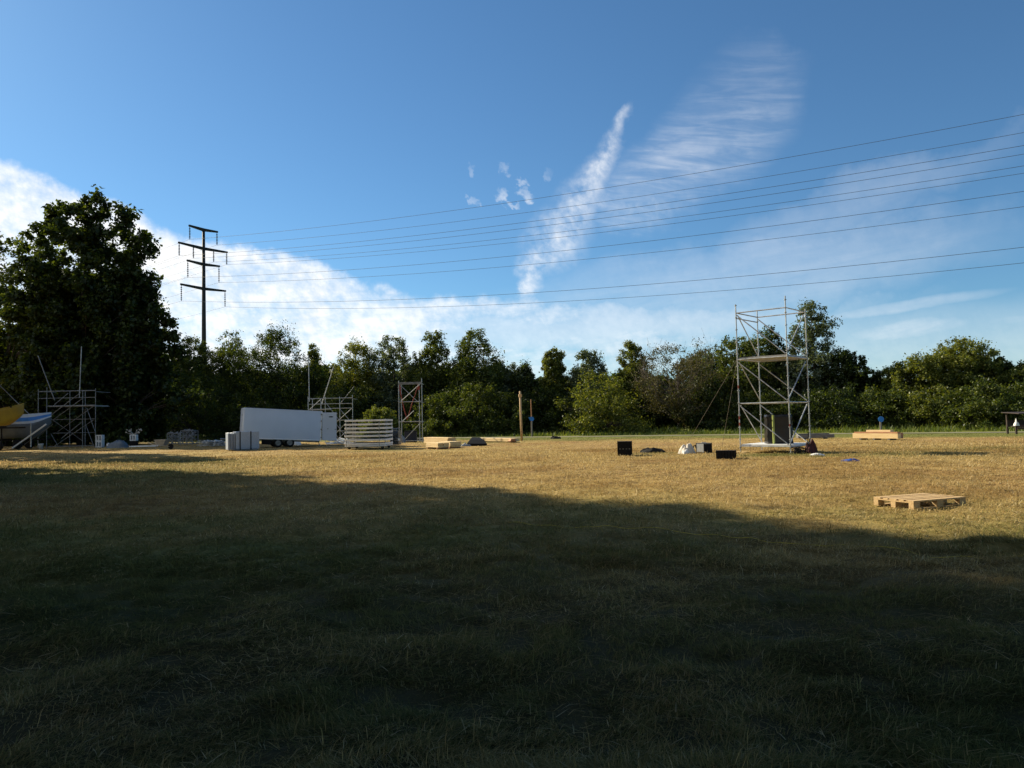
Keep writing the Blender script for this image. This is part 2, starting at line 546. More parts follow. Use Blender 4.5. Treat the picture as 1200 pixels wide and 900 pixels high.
def green_amount(x, y):
    py = path_y(x)
    n = vnoise(x * .25, y * .25, 21) * .6 + vnoise(x * .9, y * .9, 22) * .4
    g = np.clip((y - (py - 11.0)) / 5.0 + (n - .5) * 1.5, 0, 1)               # verge along the track
    left = np.clip((-x - 2) / 18, 0, 1) * np.clip((38 - y) / 12, 0, 1)
    g = np.maximum(g, left * .95 * np.clip(n * 1.8 - .25, 0, 1))
    for c, rx, ry, a in ((G(905, 533), 2.6, 1.3, .9), (G(775, 531), 1.3, .5, .8), (G(800, 532), 1.0, .5, .5), (G(1090, 531), 3.5, 2.0, .55), (G(1150, 527), 4, 2.5, .5),
                         (G(980, 534), 1.6, .9, .6), (G(460, 528), 3, 1.0, .7), (G(120, 545), 6, 3, .75), (G(1000, 560), 2.2, 1.2, .15), (G(560, 518), 4, 3, .6)):
        g = np.maximum(g, a * gblob(x, y, c, rx, ry) * np.clip(n * 1.6, 0, 1.0))
    near = np.clip((19 - y - .35 * np.abs(x) * (x > 0)) / 9, 0, 1)  # near grass greener and darker, deepening the foreground shade through its colour
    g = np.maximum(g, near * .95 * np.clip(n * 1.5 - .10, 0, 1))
    return np.clip(g, 0, 1)


def build_ground():
    n = 640
    u = np.linspace(-1, 1, n)
    k = 6.0
    ax = 16.0 * np.sinh(k * u)
    gx, gy = np.meshgrid(ax, ax + 9.0)
    gx = gx.ravel(); gy = gy.ravel()
    z = ground_z(gx, gy)
    i = np.arange(n * n).reshape(n, n)
    q = np.stack([i[:-1, :-1], i[:-1, 1:], i[1:, 1:], i[1:, :-1]], -1).reshape(-1, 4)
    me = np_mesh('ground', np.stack([gx, gy, z], 1), np.full(len(q), 4), q, True)
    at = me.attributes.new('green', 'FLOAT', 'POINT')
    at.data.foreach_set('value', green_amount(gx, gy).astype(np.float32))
    m, nt, b = new_mat('dry_lawn')
    a = nt.nodes.new('ShaderNodeAttribute'); a.attribute_name = 'green'
    g = X(nt, a.outputs['Fac'])
    tc = nt.nodes.new('ShaderNodeTexCoord'); ov = tc.outputs['Object']
    n0 = noise(nt, ov, .09, 4, .6)
    n1 = noise(nt, ov, .55, 6, .65)
    n2 = noise(nt, ov, 5.0, 6, .7)
    n3 = noise(nt, ov, 38.0, 4, .7)
    mpv = nt.nodes.new('ShaderNodeMapping'); mpv.inputs['Scale'].default_value = (1, .45, 1)
    nt.links.new(ov, mpv.inputs[0])
    n4 = noise(nt, mpv.outputs[0], 2.2, 7, .72)
    c = mixc(nt, n1.ss(.35, .68), (.42, .275, .096), (.32, .19, .072))
    c = mixc(nt, n0.ss(.40, .62), c, (.45, .33, .11))
    c = mixc(nt, n4.ss(.42, .72), c, (.145, .088, .035))
    c = mixc(nt, n3.ss(.45, .72), c, (.36, .25, .10))
    c = mixc(nt, n2.ss(.52, .72), c, (.105, .07, .03))
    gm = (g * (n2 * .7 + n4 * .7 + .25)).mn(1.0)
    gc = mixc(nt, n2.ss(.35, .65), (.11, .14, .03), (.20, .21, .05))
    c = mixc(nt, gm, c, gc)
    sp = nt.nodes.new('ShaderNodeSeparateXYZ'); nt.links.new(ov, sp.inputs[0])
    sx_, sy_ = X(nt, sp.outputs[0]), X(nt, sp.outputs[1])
    soil_shade = (sx_ * sx_ + sy_ * sy_).sq().ss(6.0, 13.0, .80, 0.08)  # dark soil near the camera, also painting the foreground shade into the colour
    c = mixc(nt, soil_shade, c, (.034, .028, .014))
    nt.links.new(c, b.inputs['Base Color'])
    b.inputs['Roughness'].default_value = .95; b.inputs['Specular IOR Level'].default_value = .15
    bp = nt.nodes.new('ShaderNodeBump'); bp.inputs['Strength'].default_value = 1.0; bp.inputs['Distance'].default_value = .07
    nt.links.new((n2 * .6 + n3 * .25 + n4 * .7).s, bp.inputs['Height'])
    nt.links.new(bp.outputs[0], b.inputs['Normal'])
    o = link_mesh('ground', me, m)
    o['kind'] = 'structure'

    # gravel track in front of the trees
    mb = []
    W2 = .9
    vsx = []
    fine = []
    for p, q_ in zip(PATH[:-1], PATH[1:]):
        L = max(2, int((q_ - p).length / 2.5))
        fine += [p.lerp(q_, t / L) for t in range(L)]
    fine.append(PATH[-1])
    for j, p in enumerate(fine):
        d = (fine[min(j + 1, len(fine) - 1)] - fine[max(j - 1, 0)]).normalized()
        nrm = Vector((-d.y, d.x, 0))
        wob = .25 * math.sin(j * 1.7) + .15 * math.sin(j * .63)
        for s_ in (-1, 1):
            q2 = p + nrm * s_ * (W2 + wob * s_ * .5)
            vsx.append((q2.x, q2.y, .012))
    me = bpy.data.meshes.new('track')
    me.from_pydata(vsx, [], [(2 * j, 2 * j + 1, 2 * j + 3, 2 * j + 2) for j in range(len(fine) - 1)])
    gm_ = mat('gravel', (.24, .225, .165), (.16, .155, .09), .95, 0, 1.4, .5, 30, contrast=(.3, .7))
    o = link_mesh('gravel_track', me, gm_); o['kind'] = 'structure'


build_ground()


def blades(name, x, y, z, length, width, az, lean, material, droop=.5):
    """curved tapering blades, one mesh"""
    n = len(x)
    hx, hy = np.cos(az), np.sin(az)
    sx, sy = -hy, hx
    co = np.empty((n, 5, 3), np.float32)
    cl, sl = np.cos(lean), np.sin(lean)
    m1 = .55
    l2 = np.minimum(lean + droop, 1.66)
    mx = hx * length * m1 * sl; my = hy * length * m1 * sl; mz = length * m1 * cl
    tx = mx + hx * length * (1 - m1) * np.sin(l2); ty = my + hy * length * (1 - m1) * np.sin(l2); tz = mz + length * (1 - m1) * np.cos(l2)
    w = width / 2
    co[:, 0] = np.stack([x - sx * w, y - sy * w, z], 1); co[:, 1] = np.stack([x + sx * w, y + sy * w, z], 1)
    co[:, 2] = np.stack([x + mx + sx * w * .8, y + my + sy * w * .8, z + mz], 1)
    co[:, 3] = np.stack([x + mx - sx * w * .8, y + my - sy * w * .8, z + mz], 1)
    co[:, 4] = np.stack([x + tx, y + ty, z + np.maximum(tz, .004)], 1)
    b = (np.arange(n) * 5)[:, None]
    loops = np.concatenate([b + np.array([[0, 1, 2, 3]]), b + np.array([[3, 2, 4]])], 1)
    fn = np.tile([4, 3], n)
    me = np_mesh(name, co.reshape(-1, 3), fn, loops)
    return link_mesh(name, me, material)


def grass_mat():
    m, nt, b = new_mat('dry_grass_blades')
    nt.nodes.remove(b)
    out = nt.nodes['Material Output']
    geo = nt.nodes.new('ShaderNodeNewGeometry')
    tc = nt.nodes.new('ShaderNodeTexCoord')
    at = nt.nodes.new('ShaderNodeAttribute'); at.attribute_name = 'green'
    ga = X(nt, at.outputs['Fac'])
    r = X(nt, geo.outputs['Random Per Island'])
    r2 = (r * 7.31)._m('FRACT'); r3 = (r * 13.7)._m('FRACT')
    n0 = noise(nt, tc.outputs['Object'], .55, 4, .6)
    c = mixc(nt, r2, (.33, .235, .092), (.72, .545, .245))
    c = mixc(nt, r3.ss(.80, .98), c, (.80, .68, .42))
    n9 = noise(nt, tc.outputs['Object'], .16, 4, .6)
    c = mixc(nt, n9.ss(.46, .62, 0, .55), c, (.30, .17, .060))
    c = mixc(nt, n0.ss(.50, .70, 0, .6), c, (.205, .125, .055))
    g = mixc(nt, r2, (.060, .078, .026), (.22, .235, .075))
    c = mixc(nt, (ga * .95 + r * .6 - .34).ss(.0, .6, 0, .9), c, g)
    d = nt.nodes.new('ShaderNodeBsdfDiffuse'); nt.links.new(c, d.inputs[0])
    t = nt.nodes.new('ShaderNodeBsdfTranslucent'); nt.links.new(c, t.inputs[0])
    mx = nt.nodes.new('ShaderNodeMixShader'); mx.inputs[0].default_value = .42
    nt.links.new(d.outputs[0], mx.inputs[1]); nt.links.new(t.outputs[0], mx.inputs[2])
    nt.links.new(mx.outputs[0], out.inputs[0])
    return m


def build_grass():
    rng = np.random.default_rng(11)
    gm = grass_mat()
    def sample(N, y0, y1, p):
        y = (y0 ** p + rng.random(N) * (y1 ** p - y0 ** p)) ** (1 / p)
        x = (rng.random(N) * 2 - 1) * (.71 * y + 1.2)
        return x, y
    parts = []
    def flow(x, y):
        return (vnoise(x * .9, y * .9, 61) * .7 + vnoise(x * 2.6, y * 2.6, 62) * .3) * 12.0
    # matted mown grass: short blades lying in swirls, thinner in the hollows
    def mat_(N, y0, y1, p, thr, gain, lo, w0, w1, l0, l1, jit):
        x, y = sample(N, y0, y1, p)
        tuft = vnoise(x * 2.2, y * 2.6, 31) * .5 + vnoise(x * 6.0, y * 7.0, 32) * .5
        keep = rng.random(N) < np.clip((tuft - thr) * gain, lo, 1)
        x, y, tuft = x[keep], y[keep], tuft[keep]
        n = len(x); d = np.hypot(x, y)
        ln = (rng.gamma(4, .012, n) + l0) * (.6 + .8 * tuft) + l1 * d
        lean = np.clip(np.where(rng.random(n) < .8, rng.normal(1.32, .16, n), rng.normal(.8, .35, n)), .1, 1.54)
        lift = .05 * np.clip(tuft - .38, 0, 1) * rng.random(n)
        parts.append((x, y, ground_z(x, y) - .003 + lift, ln, rng.uniform(.6, 1.4, n) * w0 + w1 * d, flow(x, y) + rng.normal(0, jit, n), lean))
    mat_(520000, 1.9, 9.5, .35, .22, 3.0, .68, .0022, .00028, .020, .0006, 1.0)
    mat_(560000, 8.0, 38, .8, .20, 3.2, .5, .0030, .00050, .020, .0014, 1.6)
    # coarse tufts farther out
    x, y = sample(170000, 34, 64, .9)
    keep = rng.random(len(x)) < np.clip((vnoise(x * .8, y * .8, 35) * .5 + vnoise(x * 2.7, y * 2.7, 36) * .5 - .36) * 4, .08, 1)
    x, y = x[keep], y[keep]
    keep = y < path_y(x) - 2.6
    x, y = x[keep], y[keep]
    n = len(x)
    parts.append((x, y, np.full(n, -.012), rng.uniform(.05, .11, n), rng.uniform(.018, .04, n), rng.random(n) * 6.283, np.clip(rng.normal(1.2, .25, n), .1, 1.5)))
    # long cut straw lying loose
    x, y = sample(70000, 1.9, 26, .6)
    keep = rng.random(len(x)) < np.clip(.15 + 1.7 * (vnoise(x * 1.1, y * 1.1, 41) - .4), .06, 1)
    x, y = x[keep], y[keep]
    n = len(x); d = np.hypot(x, y)
    parts.append((x, y, ground_z(x, y) + rng.uniform(.012, .055, n), rng.uniform(.05, .19, n), rng.uniform(.0018, .0034, n) + .0004 * d, rng.random(n) * 6.283, rng.uniform(1.3, 1.57, n)))
    cat = [np.concatenate([p[k] for p in parts]) for k in range(7)]
    o = blades('dry_grass', *cat, gm)
    ns = len(parts[-1][0])
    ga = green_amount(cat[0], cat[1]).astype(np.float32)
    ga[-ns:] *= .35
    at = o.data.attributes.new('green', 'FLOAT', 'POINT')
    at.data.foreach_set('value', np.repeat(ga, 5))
    tag(o, 'short dry mown grass with loose straw covering the field', 'grass', kind='stuff')
    # tall weeds along the foot of the trees, behind the track
    N = 46000
    xx = rng.uniform(-75, 70, N)
    py = path_y(xx)
    off = 3.0 + rng.random(N) ** 1.5 * 9.0
    yy = py + off
    cl = vnoise(xx * .5, yy * .5, 51) * .6 + vnoise(xx * 1.7, yy * 1.7, 52) * .4
    keep = (rng.random(N) < np.clip(cl * 1.8 - .3, .05, 1))
    xx, yy, off, cl = xx[keep], yy[keep], off[keep], cl[keep]
    n = len(xx)
    ln = (.13 + .05 * off) * rng.uniform(.5, 1.35, n) * (.5 + cl)
    o = blades('verge_weeds', xx, yy, np.zeros(n), ln, rng.uniform(.03, .07, n), rng.random(n) * 6.283, np.clip(rng.normal(.35, .25, n), 0, 1.2), M['weeds'])
    tag(o, 'tall green grass and weeds along the foot of the trees', 'weeds', kind='stuff')


build_grass()

# distant hills
def build_hills():
    n = 90
    xs = np.linspace(-1800, 2600, n)
    rows = []
    prof = 38 + 26 * (vnoise(xs * .0022, xs * 0, 3)) + 22 * vnoise(xs * .006, xs * 0, 8) + 6 * vnoise(xs * .03, xs * 0, 9)
    for k, (yy, s) in enumerate(((1250, 0.0), (1500, .55), (1750, .9), (1900, 1.0), (2300, .8), (2900, -.02))):
        rows.append(np.stack([xs, np.full(n, yy) + 60 * vnoise(xs * .004, xs * 0 + k, 5), prof * s + (-1.5 if s == 0 else 5 * vnoise(xs * .05, xs * 0 + k, 12))], 1))
    co = np.concatenate(rows)
    i = np.arange(len(rows) * n).reshape(len(rows), n)
    q = np.stack([i[:-1, :-1], i[:-1, 1:], i[1:, 1:], i[1:, :-1]], -1).reshape(-1, 4)
    me = np_mesh('hills', co, np.full(len(q), 4), q, True)
    o = link_mesh('hills', me, mat('wooded_hill', (.05, .075, .05), (.075, .09, .055), .95, 0, .02, 0))
    o['kind'] = 'structure'


build_hills()

# ------------------------------------------------------------------ trees
def leaf_quads(rng, c, nrm, size, aspect=.62):
    n = len(c)
    t = rng.normal(size=(n, 3))
    t -= nrm * (t * nrm).sum(1, keepdims=True)
    t /= np.linalg.norm(t, axis=1, keepdims=True) + 1e-9
    b = np.cross(nrm, t)
    s = size[:, None]
    fold = nrm * s * .12
    co = np.stack([c - t * s * .5, c + b * s * .5 * aspect + fold, c + t * s * .55, c - b * s * .5 * aspect + fold], 1)
    return co.reshape(-1, 3)


def profile(shape, t):
    if shape == 'round':
        return np.clip(1 - np.abs((t - .45) / .57) ** 2.6, 0, 1) ** .5
    if shape == 'cone':
        return np.clip(1.04 - t, 0, 1) ** .7 * np.clip(t * 9 + .45, 0, 1)
    if shape == 'bush':
        return np.clip(1 - (t / 1.02) ** 2.6, 0, 1) ** .5 * np.clip(.86 + t, 0, 1)
    if shape == 'oval':
        return np.clip(1 - np.abs((t - .48) / .54) ** 2.3, 0, 1) ** .5
    if shape == 'dome':
        return np.clip(1 - np.abs((t - .56) / np.where(t > .56, .47, .75)) ** 2.6, 0, 1) ** .5
    if shape == 'tall':
        return np.clip(1.05 - t, 0, 1) ** .5 * np.clip(.7 + t * 2.2, 0, 1)
    return np.sqrt(np.clip(1 - t * t, 0, 1))


def make_tree(name, label, cat, loc, H, W, base, shape, leafm, barkm, seed, n_clumps=150, per=70, leaf=.2, crown_spread=.5, group=None, depth=None, gaps=.25, twigs=False, lean=(0, 0), clump_k=.075):
    rng = np.random.default_rng(seed)
    root = thing(name, label, cat, loc, 0, group)
    depth = depth or W
    ph = rng.random(6) * 6.283
    # clump centres fill the crown volume, thicker towards its shell, broken by lobes
    t = rng.random(n_clumps * 4)
    pr = profile(shape, t)
    k = rng.random(len(t)) < np.maximum(pr, .22)
    t = t[k][:n_clumps]; pr = pr[k][:n_clumps]
    n = len(t)
    th = rng.random(n) * 6.283
    lob = 1 + gaps * (np.sin(2 * th + ph[0] + t * 4) * .5 + np.sin(3 * th + ph[1] - t * 7) * .5 + np.sin(t * 13 + ph[2]) * .35 + np.sin(5 * th + ph[3] + t * 9) * .3)
    rad = pr * lob * rng.random(n) ** crown_spread
    cx = np.cos(th) * rad * W / 2 + lean[0] * t; cy = np.sin(th) * rad * depth / 2 + lean[1] * t
    # the top of the crown is uneven: some sides stop lower
    hs = 1 - gaps * .22 * (1 + np.sin(th + ph[4])) * .5 - gaps * .18 * (1 + np.sin(3 * th + ph[5])) * .5
    hs = 1 - (1 - hs) * np.clip(rad / .5, 0, 1)
    cz = base + t * (H * .985 - base) * hs
    C = np.stack([cx, cy, cz], 1)
    rc = W * clump_k * rng.gamma(5, .2, n) * (1 - .35 * t)
    # trunk and limbs
    tb = MB()
    r0 = max(.06, H * .016)
    top = Vector((lean[0] * .8, lean[1] * .8, base + (H - base) * (.90 if shape in ('cone', 'tall', 'oval') else .75)))
    tr = []
    for j in range(9):
        f = j / 8
        tr.append(Vector((top.x * f + .006 * H * math.sin(seed + j * 1.1), top.y * f + .006 * H * math.cos(seed * 2 + j * 1.3), top.z * f - (.05 if j == 0 else 0))))
    tb.path(tr, [r0 * (1.25 if j == 0 else 1 - .87 * j / 8) for j in range(9)], 8)
    order = np.argsort(-rad)[:34 if not twigs else 60]
    for j in order:
        c = Vector(C[j])
        f = min(.92, max(.12, (c.z - .45 * math.hypot(c.x, c.y) - .08 * H) / top.z))
        i0 = min(7, int(f * 8)); a = tr[i0].lerp(tr[i0 + 1], f * 8 - i0)
        mid = a.lerp(c, .5) + Vector((rng.normal() * .02, rng.normal() * .02, .05)) * W
        ra = r0 * (1 - .85 * f) * .42
        tb.path([a, mid, c], [ra, ra * .6, ra * .2], 5)
        if twigs:
            for q in range(8):
                e = c + Vector(rng.normal(size=3)) * W * .08 + Vector((0, 0, W * .12))
                tb.path([mid.lerp(c, .4 + .08 * q), c.lerp(e, .5), e], [ra * .3, ra * .2, .008], 4)
    tb.build('trunk', barkm, root, smooth=True)
    # leaves: sprays round each clump centre, each with its own slant
    cnt = np.maximum(6, (per * (rc / rc.mean()) ** 1.7).astype(int))
    idx = np.repeat(np.arange(n), cnt)
    N = len(idx)
    off = rng.normal(size=(N, 3))
    off /= np.linalg.norm(off, axis=1, keepdims=True)
    rr = rng.random(N) ** .6 * np.where(rng.random(N) < .10, rng.uniform(1.0, 1.45, N), 1.0)
    sq = np.stack([rng.uniform(.8, 1.5, n), rng.uniform(.8, 1.5, n), rng.uniform(.5, 1.25, n)], 1)
    pos = C[idx] + off * (rr * rc[idx])[:, None] * sq[idx]
    out = C - np.array([0, 0, base]); out = out / (np.linalg.norm(out, axis=1, keepdims=True) + 1e-6)
    pos += out[idx] * (rng.random(N) ** 2 * .9 * rc[idx])[:, None]
    pos[:, 2] = np.maximum(pos[:, 2], .06 + rng.random(N) * .3)
    nrm = off * .6 + rng.normal(size=(N, 3)) * .75 + np.array([0, 0, .6])
    nrm /= np.linalg.norm(nrm, axis=1, keepdims=True)
    size = leaf * rng.uniform(.55, 1.35, N)
    co = leaf_quads(rng, pos, nrm, size)
    me = np_mesh('crown', co, np.full(N, 4), np.arange(N * 4))
    link_mesh('crown', me, leafm, root)
    return root


def tree_px(label, x, top, w, d, shape, leafk, seed, base=None, n=340, per=92, leaf=.19, name='broadleaf_tree', cat='tree', bark='bark', group=None, depth_k=1.0, **kw):
    p = AT(x, 500, d); loc = (p.x, d, 0)
    H = AT(x, top, d).z
    W = w * d / F_PX * 1.24
    if base is None: base = .12 * H
    return make_tree(name, label, cat, loc, H, W, base, shape, M['leaf_' + leafk], M[bark], seed, n, per, leaf, group=group, depth=W * depth_k, **kw)


# the big dark trees on the left
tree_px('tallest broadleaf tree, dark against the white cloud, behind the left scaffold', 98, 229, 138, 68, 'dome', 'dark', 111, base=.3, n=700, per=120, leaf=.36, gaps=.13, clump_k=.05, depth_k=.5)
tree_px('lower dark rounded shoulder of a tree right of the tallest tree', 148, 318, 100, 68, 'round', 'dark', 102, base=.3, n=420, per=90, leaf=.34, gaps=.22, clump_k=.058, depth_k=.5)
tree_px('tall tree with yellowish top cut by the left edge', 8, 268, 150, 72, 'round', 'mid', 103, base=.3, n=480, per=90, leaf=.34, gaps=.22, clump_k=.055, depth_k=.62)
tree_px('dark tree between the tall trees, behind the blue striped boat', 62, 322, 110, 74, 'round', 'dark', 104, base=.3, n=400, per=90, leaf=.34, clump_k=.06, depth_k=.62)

rows = [
    ('small tree with sunlit top just left of the pylon mast', 222, 393, 50, 88, 'oval', 'mid', 'broadleaf_tree', {}),
    ('round tree just right of the pylon mast', 268, 387, 66, 88, 'tall', 'mid', 'broadleaf_tree', {}),
    ('dense dark tree with knobbly top above the white trailer', 326, 387, 80, 84, 'round', 'dark', 'broadleaf_tree', dict(n=380)),
    ('slender pointed yellow-green tree behind the thin upright pole', 368, 402, 38, 86, 'cone', 'light', 'conifer', {}),
    ('pale feathery tree behind the middle scaffold', 418, 401, 72, 82, 'tall', 'light', 'broadleaf_tree', {}),
    ('open crowned tree with gaps left of the red strapped tower', 463, 391, 56, 82, 'oval', 'grey', 'broadleaf_tree', dict(gaps=.3, n=300)),
    ('tall narrow tree above the red strapped tower', 508, 386, 54, 80, 'tall', 'mid', 'broadleaf_tree', dict(gaps=.28, n=320)),
    ('tall tapering tree above the timber bundles', 558, 386, 72, 78, 'tall', 'mid', 'broadleaf_tree', dict(n=380)),
    ('grey-green tree right of the tapering tree', 590, 424, 46, 79, 'oval', 'grey', 'broadleaf_tree', {}),
    ('low dark tree behind the wooden post', 615, 428, 48, 78, 'tall', 'dark', 'broadleaf_tree', {}),
    ('slim pale topped tree right of the blue sign pole', 650, 408, 40, 77, 'tall', 'light', 'broadleaf_tree', {}),
    ('willow-like tree above the yellow-green bush', 692, 412, 64, 77, 'tall', 'grey', 'broadleaf_tree', {}),
    ('thin yellowish tree between willow-like tree and bare tree', 744, 402, 50, 76, 'tall', 'light', 'broadleaf_tree', dict(gaps=.28)),
    ('brownish green tree behind the bare topped tree', 826, 412, 60, 76, 'round', 'brown', 'broadleaf_tree', {}),
    ('dark broad tree seen through the tall tower', 868, 392, 70, 72, 'round', 'mid', 'broadleaf_tree', dict(n=380)),
    ('knobbly dark tree behind the platform of the tall tower', 906, 384, 62, 73, 'tall', 'dark', 'broadleaf_tree', {}),
    ('tallest right hand tree, slender, just right of the tall tower', 956, 352, 66, 70, 'tall', 'grey', 'birch', dict(n=320, gaps=.3)),
    ('dark tree right of the slender tall tree', 1000, 410, 44, 68, 'round', 'dark', 'broadleaf_tree', {}),
    ('low tree below the far hill', 1042, 434, 44, 68, 'round', 'dark', 'broadleaf_tree', {}),
    ('pale willow-like tree right of the far hill', 1090, 415, 74, 65, 'round', 'light', 'willow', dict(n=380)),
    ('broad tree with sunlit crown right of the willow', 1132, 397, 70, 65, 'round', 'light', 'broadleaf_tree', dict(n=380)),
    ('small dark pointed tree near the right edge', 1168, 417, 46, 65, 'oval', 'dark', 'broadleaf_tree', {}),
    ('tree cut by the right edge above the wooden bench', 1208, 424, 60, 62, 'round', 'mid', 'broadleaf_tree', {}),
]
for i, (lab, x, top, w, d, sh, lk, nm, kw) in enumerate(rows):
    tree_px(lab, x, top, w, d, sh, lk, 200 + i, name=nm, **kw)
# the half bare tree with a visible trunk
tree_px('half bare brown tree with dead twigs at its top and a visible trunk', 796, 398, 78, 70, 'round', 'brown', 300, base=1.4, n=200, per=52, name='bare_topped_tree', bark='bark_pale', twigs=True, gaps=.35, leaf=.16)
shrubs = [
    ('yellow-green bush in front of the trees right of the sign pole', 703, 437, 78, 69, 'bush', 'light'),
    ('dark bush below the grey-green tree', 596, 462, 66, 73, 'bush', 'mid'),
    ('dense bush left of the wooden post', 560, 450, 60, 73, 'bush', 'mid'),
    ('dark bush behind the blue sign pole', 640, 455, 60, 73, 'bush', 'dark'),
    ('yellow-green bush behind the aluminium decks', 446, 478, 44, 72, 'bush', 'yellow'),
    ('pale bush right of the red strapped tower', 515, 462, 60, 74, 'bush', 'mid'),
    ('dark bush right of the bare topped tree', 836, 446, 64, 69, 'bush', 'dark'),
    ('bush behind the black wrapped box', 893, 452, 70, 68, 'bush', 'mid'),
    ('dark bush right of the tall tower', 968, 450, 74, 65, 'bush', 'dark'),
    ('dark bush behind the right hand blue sign', 1030, 455, 70, 64, 'bush', 'mid'),
    ('bright bush at the foot of the broad sunlit tree', 1096, 452, 70, 62, 'bush', 'light'),
    ('green bush left of the wooden bench', 1156, 452, 84, 58, 'bush', 'mid'),
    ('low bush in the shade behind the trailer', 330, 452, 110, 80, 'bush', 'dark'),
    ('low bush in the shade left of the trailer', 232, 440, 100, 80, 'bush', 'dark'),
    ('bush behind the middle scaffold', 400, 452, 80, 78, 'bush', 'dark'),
    ('low bush under the half bare tree', 762, 462, 60, 74, 'bush', 'dark'),
    ('bush overhanging the wooden bench at the right edge', 1212, 448, 70, 57, 'bush', 'mid'),
]
for i, (lab, x, top, w, d, sh, lk) in enumerate(shrubs):
    tree_px(lab, x, top, w, d, sh, lk, 400 + i, base=.1, n=200, per=70, leaf=.185, name='bush', cat='bush', group='bushes along the foot of the trees')

# the wood behind, one mass
def build_wood():
    rng = np.random.default_rng(77)
    pts = []
    spec = [(-160, 76, 10), (40, 92, 12), (200, 98, 9), (350, 98, 7.6), (500, 96, 7.2), (700, 92, 5.8), (900, 86, 5.6), (1040, 82, 4.2), (1200, 78, 4.3), (1400, 72, 4.5)]
    xs = [AT(a, 500, d).x for a, d, h in spec]; ds = [d for a, d, h in spec]; hs = [h for a, d, h in spec]
    N = 90000
    x = rng.uniform(xs[0], xs[-1], N)
    d = np.interp(x, xs, ds) + rng.random(N) * 9
    top = np.interp(x, xs, hs) * (.62 + .5 * vnoise(x * .28, d * .28, 5) + .2 * vnoise(x * .9, d * .9, 6))
    z = top * rng.random(N) ** .7
    pos = np.stack([x, d, z + .1], 1)
    nrm = rng.normal(size=(N, 3)) + np.array([0, -.3, .5]); nrm /= np.linalg.norm(nrm, axis=1, keepdims=True)
    co = leaf_quads(rng, pos, nrm, .85 * rng.uniform(.6, 1.3, N), .8)
    o = link_mesh('woodland', np_mesh('woodland', co, np.full(N, 4), np.arange(N * 4)), M['leaf_dark'])
    tag(o, 'dark wood behind the front row of trees', 'woodland', kind='stuff')


build_wood()

# tall trees standing left of the frame; their shade covers the foreground
def shade_tree(label, n_, t_, H, W, base, seed, n=300, shape='round', **kw):
    p = Vector((.586, .81, 0)) * n_ + SUN_AZ * t_
    make_tree('broadleaf_tree', label, 'tree', (p.x, p.y, 0), H, W, base, shape, M['leaf_dark'], M['bark'], seed, n, 62, .5, group='tall trees left of the field', gaps=.15, clump_k=.08, **kw)


for i, (n_, t_, H, W, base, sh) in enumerate([(5.0, 38, 31, 11, .5, 'dome'), (3.0, 31, 22, 8, .5, 'oval'), (9.2, 47, 27, 10.5, 8.0, 'oval'), (9.0, 36.5, 16, 4.8, .3, 'oval'), (7.3, 37.5, 27, 7, 6.0, 'oval'), (-1.5, 27, 24, 12, .8, 'round'), (-9, 24, 23, 12, 1.2, 'round'), (2.5, 42, 29, 12, 1.5, 'round'),
                                               (-17, 22, 22, 12, 1.5, 'round'), (19, 67, 22, 6.5, 1.5, 'oval')]):
    shade_tree('tall dark broadleaf tree left of the field, outside the picture', n_, t_, H, W, base, 500 + i, n=400, shape=sh)
make_tree('broadleaf_tree', 'unseen tall dark tree added behind the tallest left tree to shade its neighbours', 'tree', (-53, 96, 0), 25, 15, 1.0, 'round', M['leaf_dark'], M['bark'], 551, 420, 70, .42, gaps=.1)  # unseen blocker added to shade the trees left of the trailer
for i, (x, y, H, W) in enumerate([(-11.5, -4.5, 23, 19), (1, -6.5, 24, 19), (13.5, -5, 22, 18), (27, -6, 20, 15)]):  # unseen trees added overhead to keep sky light off the near grass
    make_tree('broadleaf_tree', 'unseen tall dark broadleaf tree added behind the camera to darken the foreground', 'tree', (x, y, 0), H, W, 5.5, 'round', M['leaf_dark'], M['bark'], 540 + i, 420, 70, .5, group='unseen trees added behind the camera', gaps=.10)


# ================================================================== OBJECTS
def local(root_loc, rz):
    Mx = Matrix.Translation(Vector(root_loc)) @ Matrix.Rotation(rz, 4, 'Z')
    inv = Mx.inverted()
    return lambda p: inv @ Vector(p)


def tubeobj(name, parent, p0, p1, r=.0245, m=None, n=8, collars=0):
    mb = MB().tube(p0, p1, r, n)
    if collars:
        p0 = Vector(p0); p1 = Vector(p1)
        L = (p1 - p0).length; d = (p1 - p0).normalized()
        k = 1
        while k * collars < L:
            c = p0 + d * (k * collars)
            mb.tube(c - d * .012, c + d * .012, r * 2.3, 8)
            k += 1
    return mb.build(name, m or M['galv'], parent, smooth=False)


def mound(w, d, h, seed, n=26, rough=.6, sharp=1.0):
    rng = np.random.default_rng(seed)
    mb = MB()
    vs, fs = [], []
    for i in range(n + 1):
        for j in range(n + 1):
            u = i / n * 2 - 1; v = j / n * 2 - 1
            e = max(0.0, 1 - (abs(u) ** 2.4 + abs(v) ** 2.4)) ** (.6 * sharp)
            nz = float(vnoise(u * 2.3 + seed, v * 2.3, seed)) * .6 + float(vnoise(u * 5.5 + seed, v * 5.5, seed + 1)) * .4
            wob = 1 + .18 * (float(vnoise(math.atan2(v, u) * 1.6 + 9, 3.0, seed + 2)) - .5) * 2
            vs.append((u * w / 2 * wob, v * d / 2 * wob, h * e * (1 - rough + rough * 1.6 * nz) - .03 * (e == 0)))
    m_ = n + 1
    for i in range(n):
        for j in range(n):
            fs.append((i * m_ + j, (i + 1) * m_ + j, (i + 1) * m_ + j + 1, i * m_ + j + 1))
    return mb.add(vs, fs)


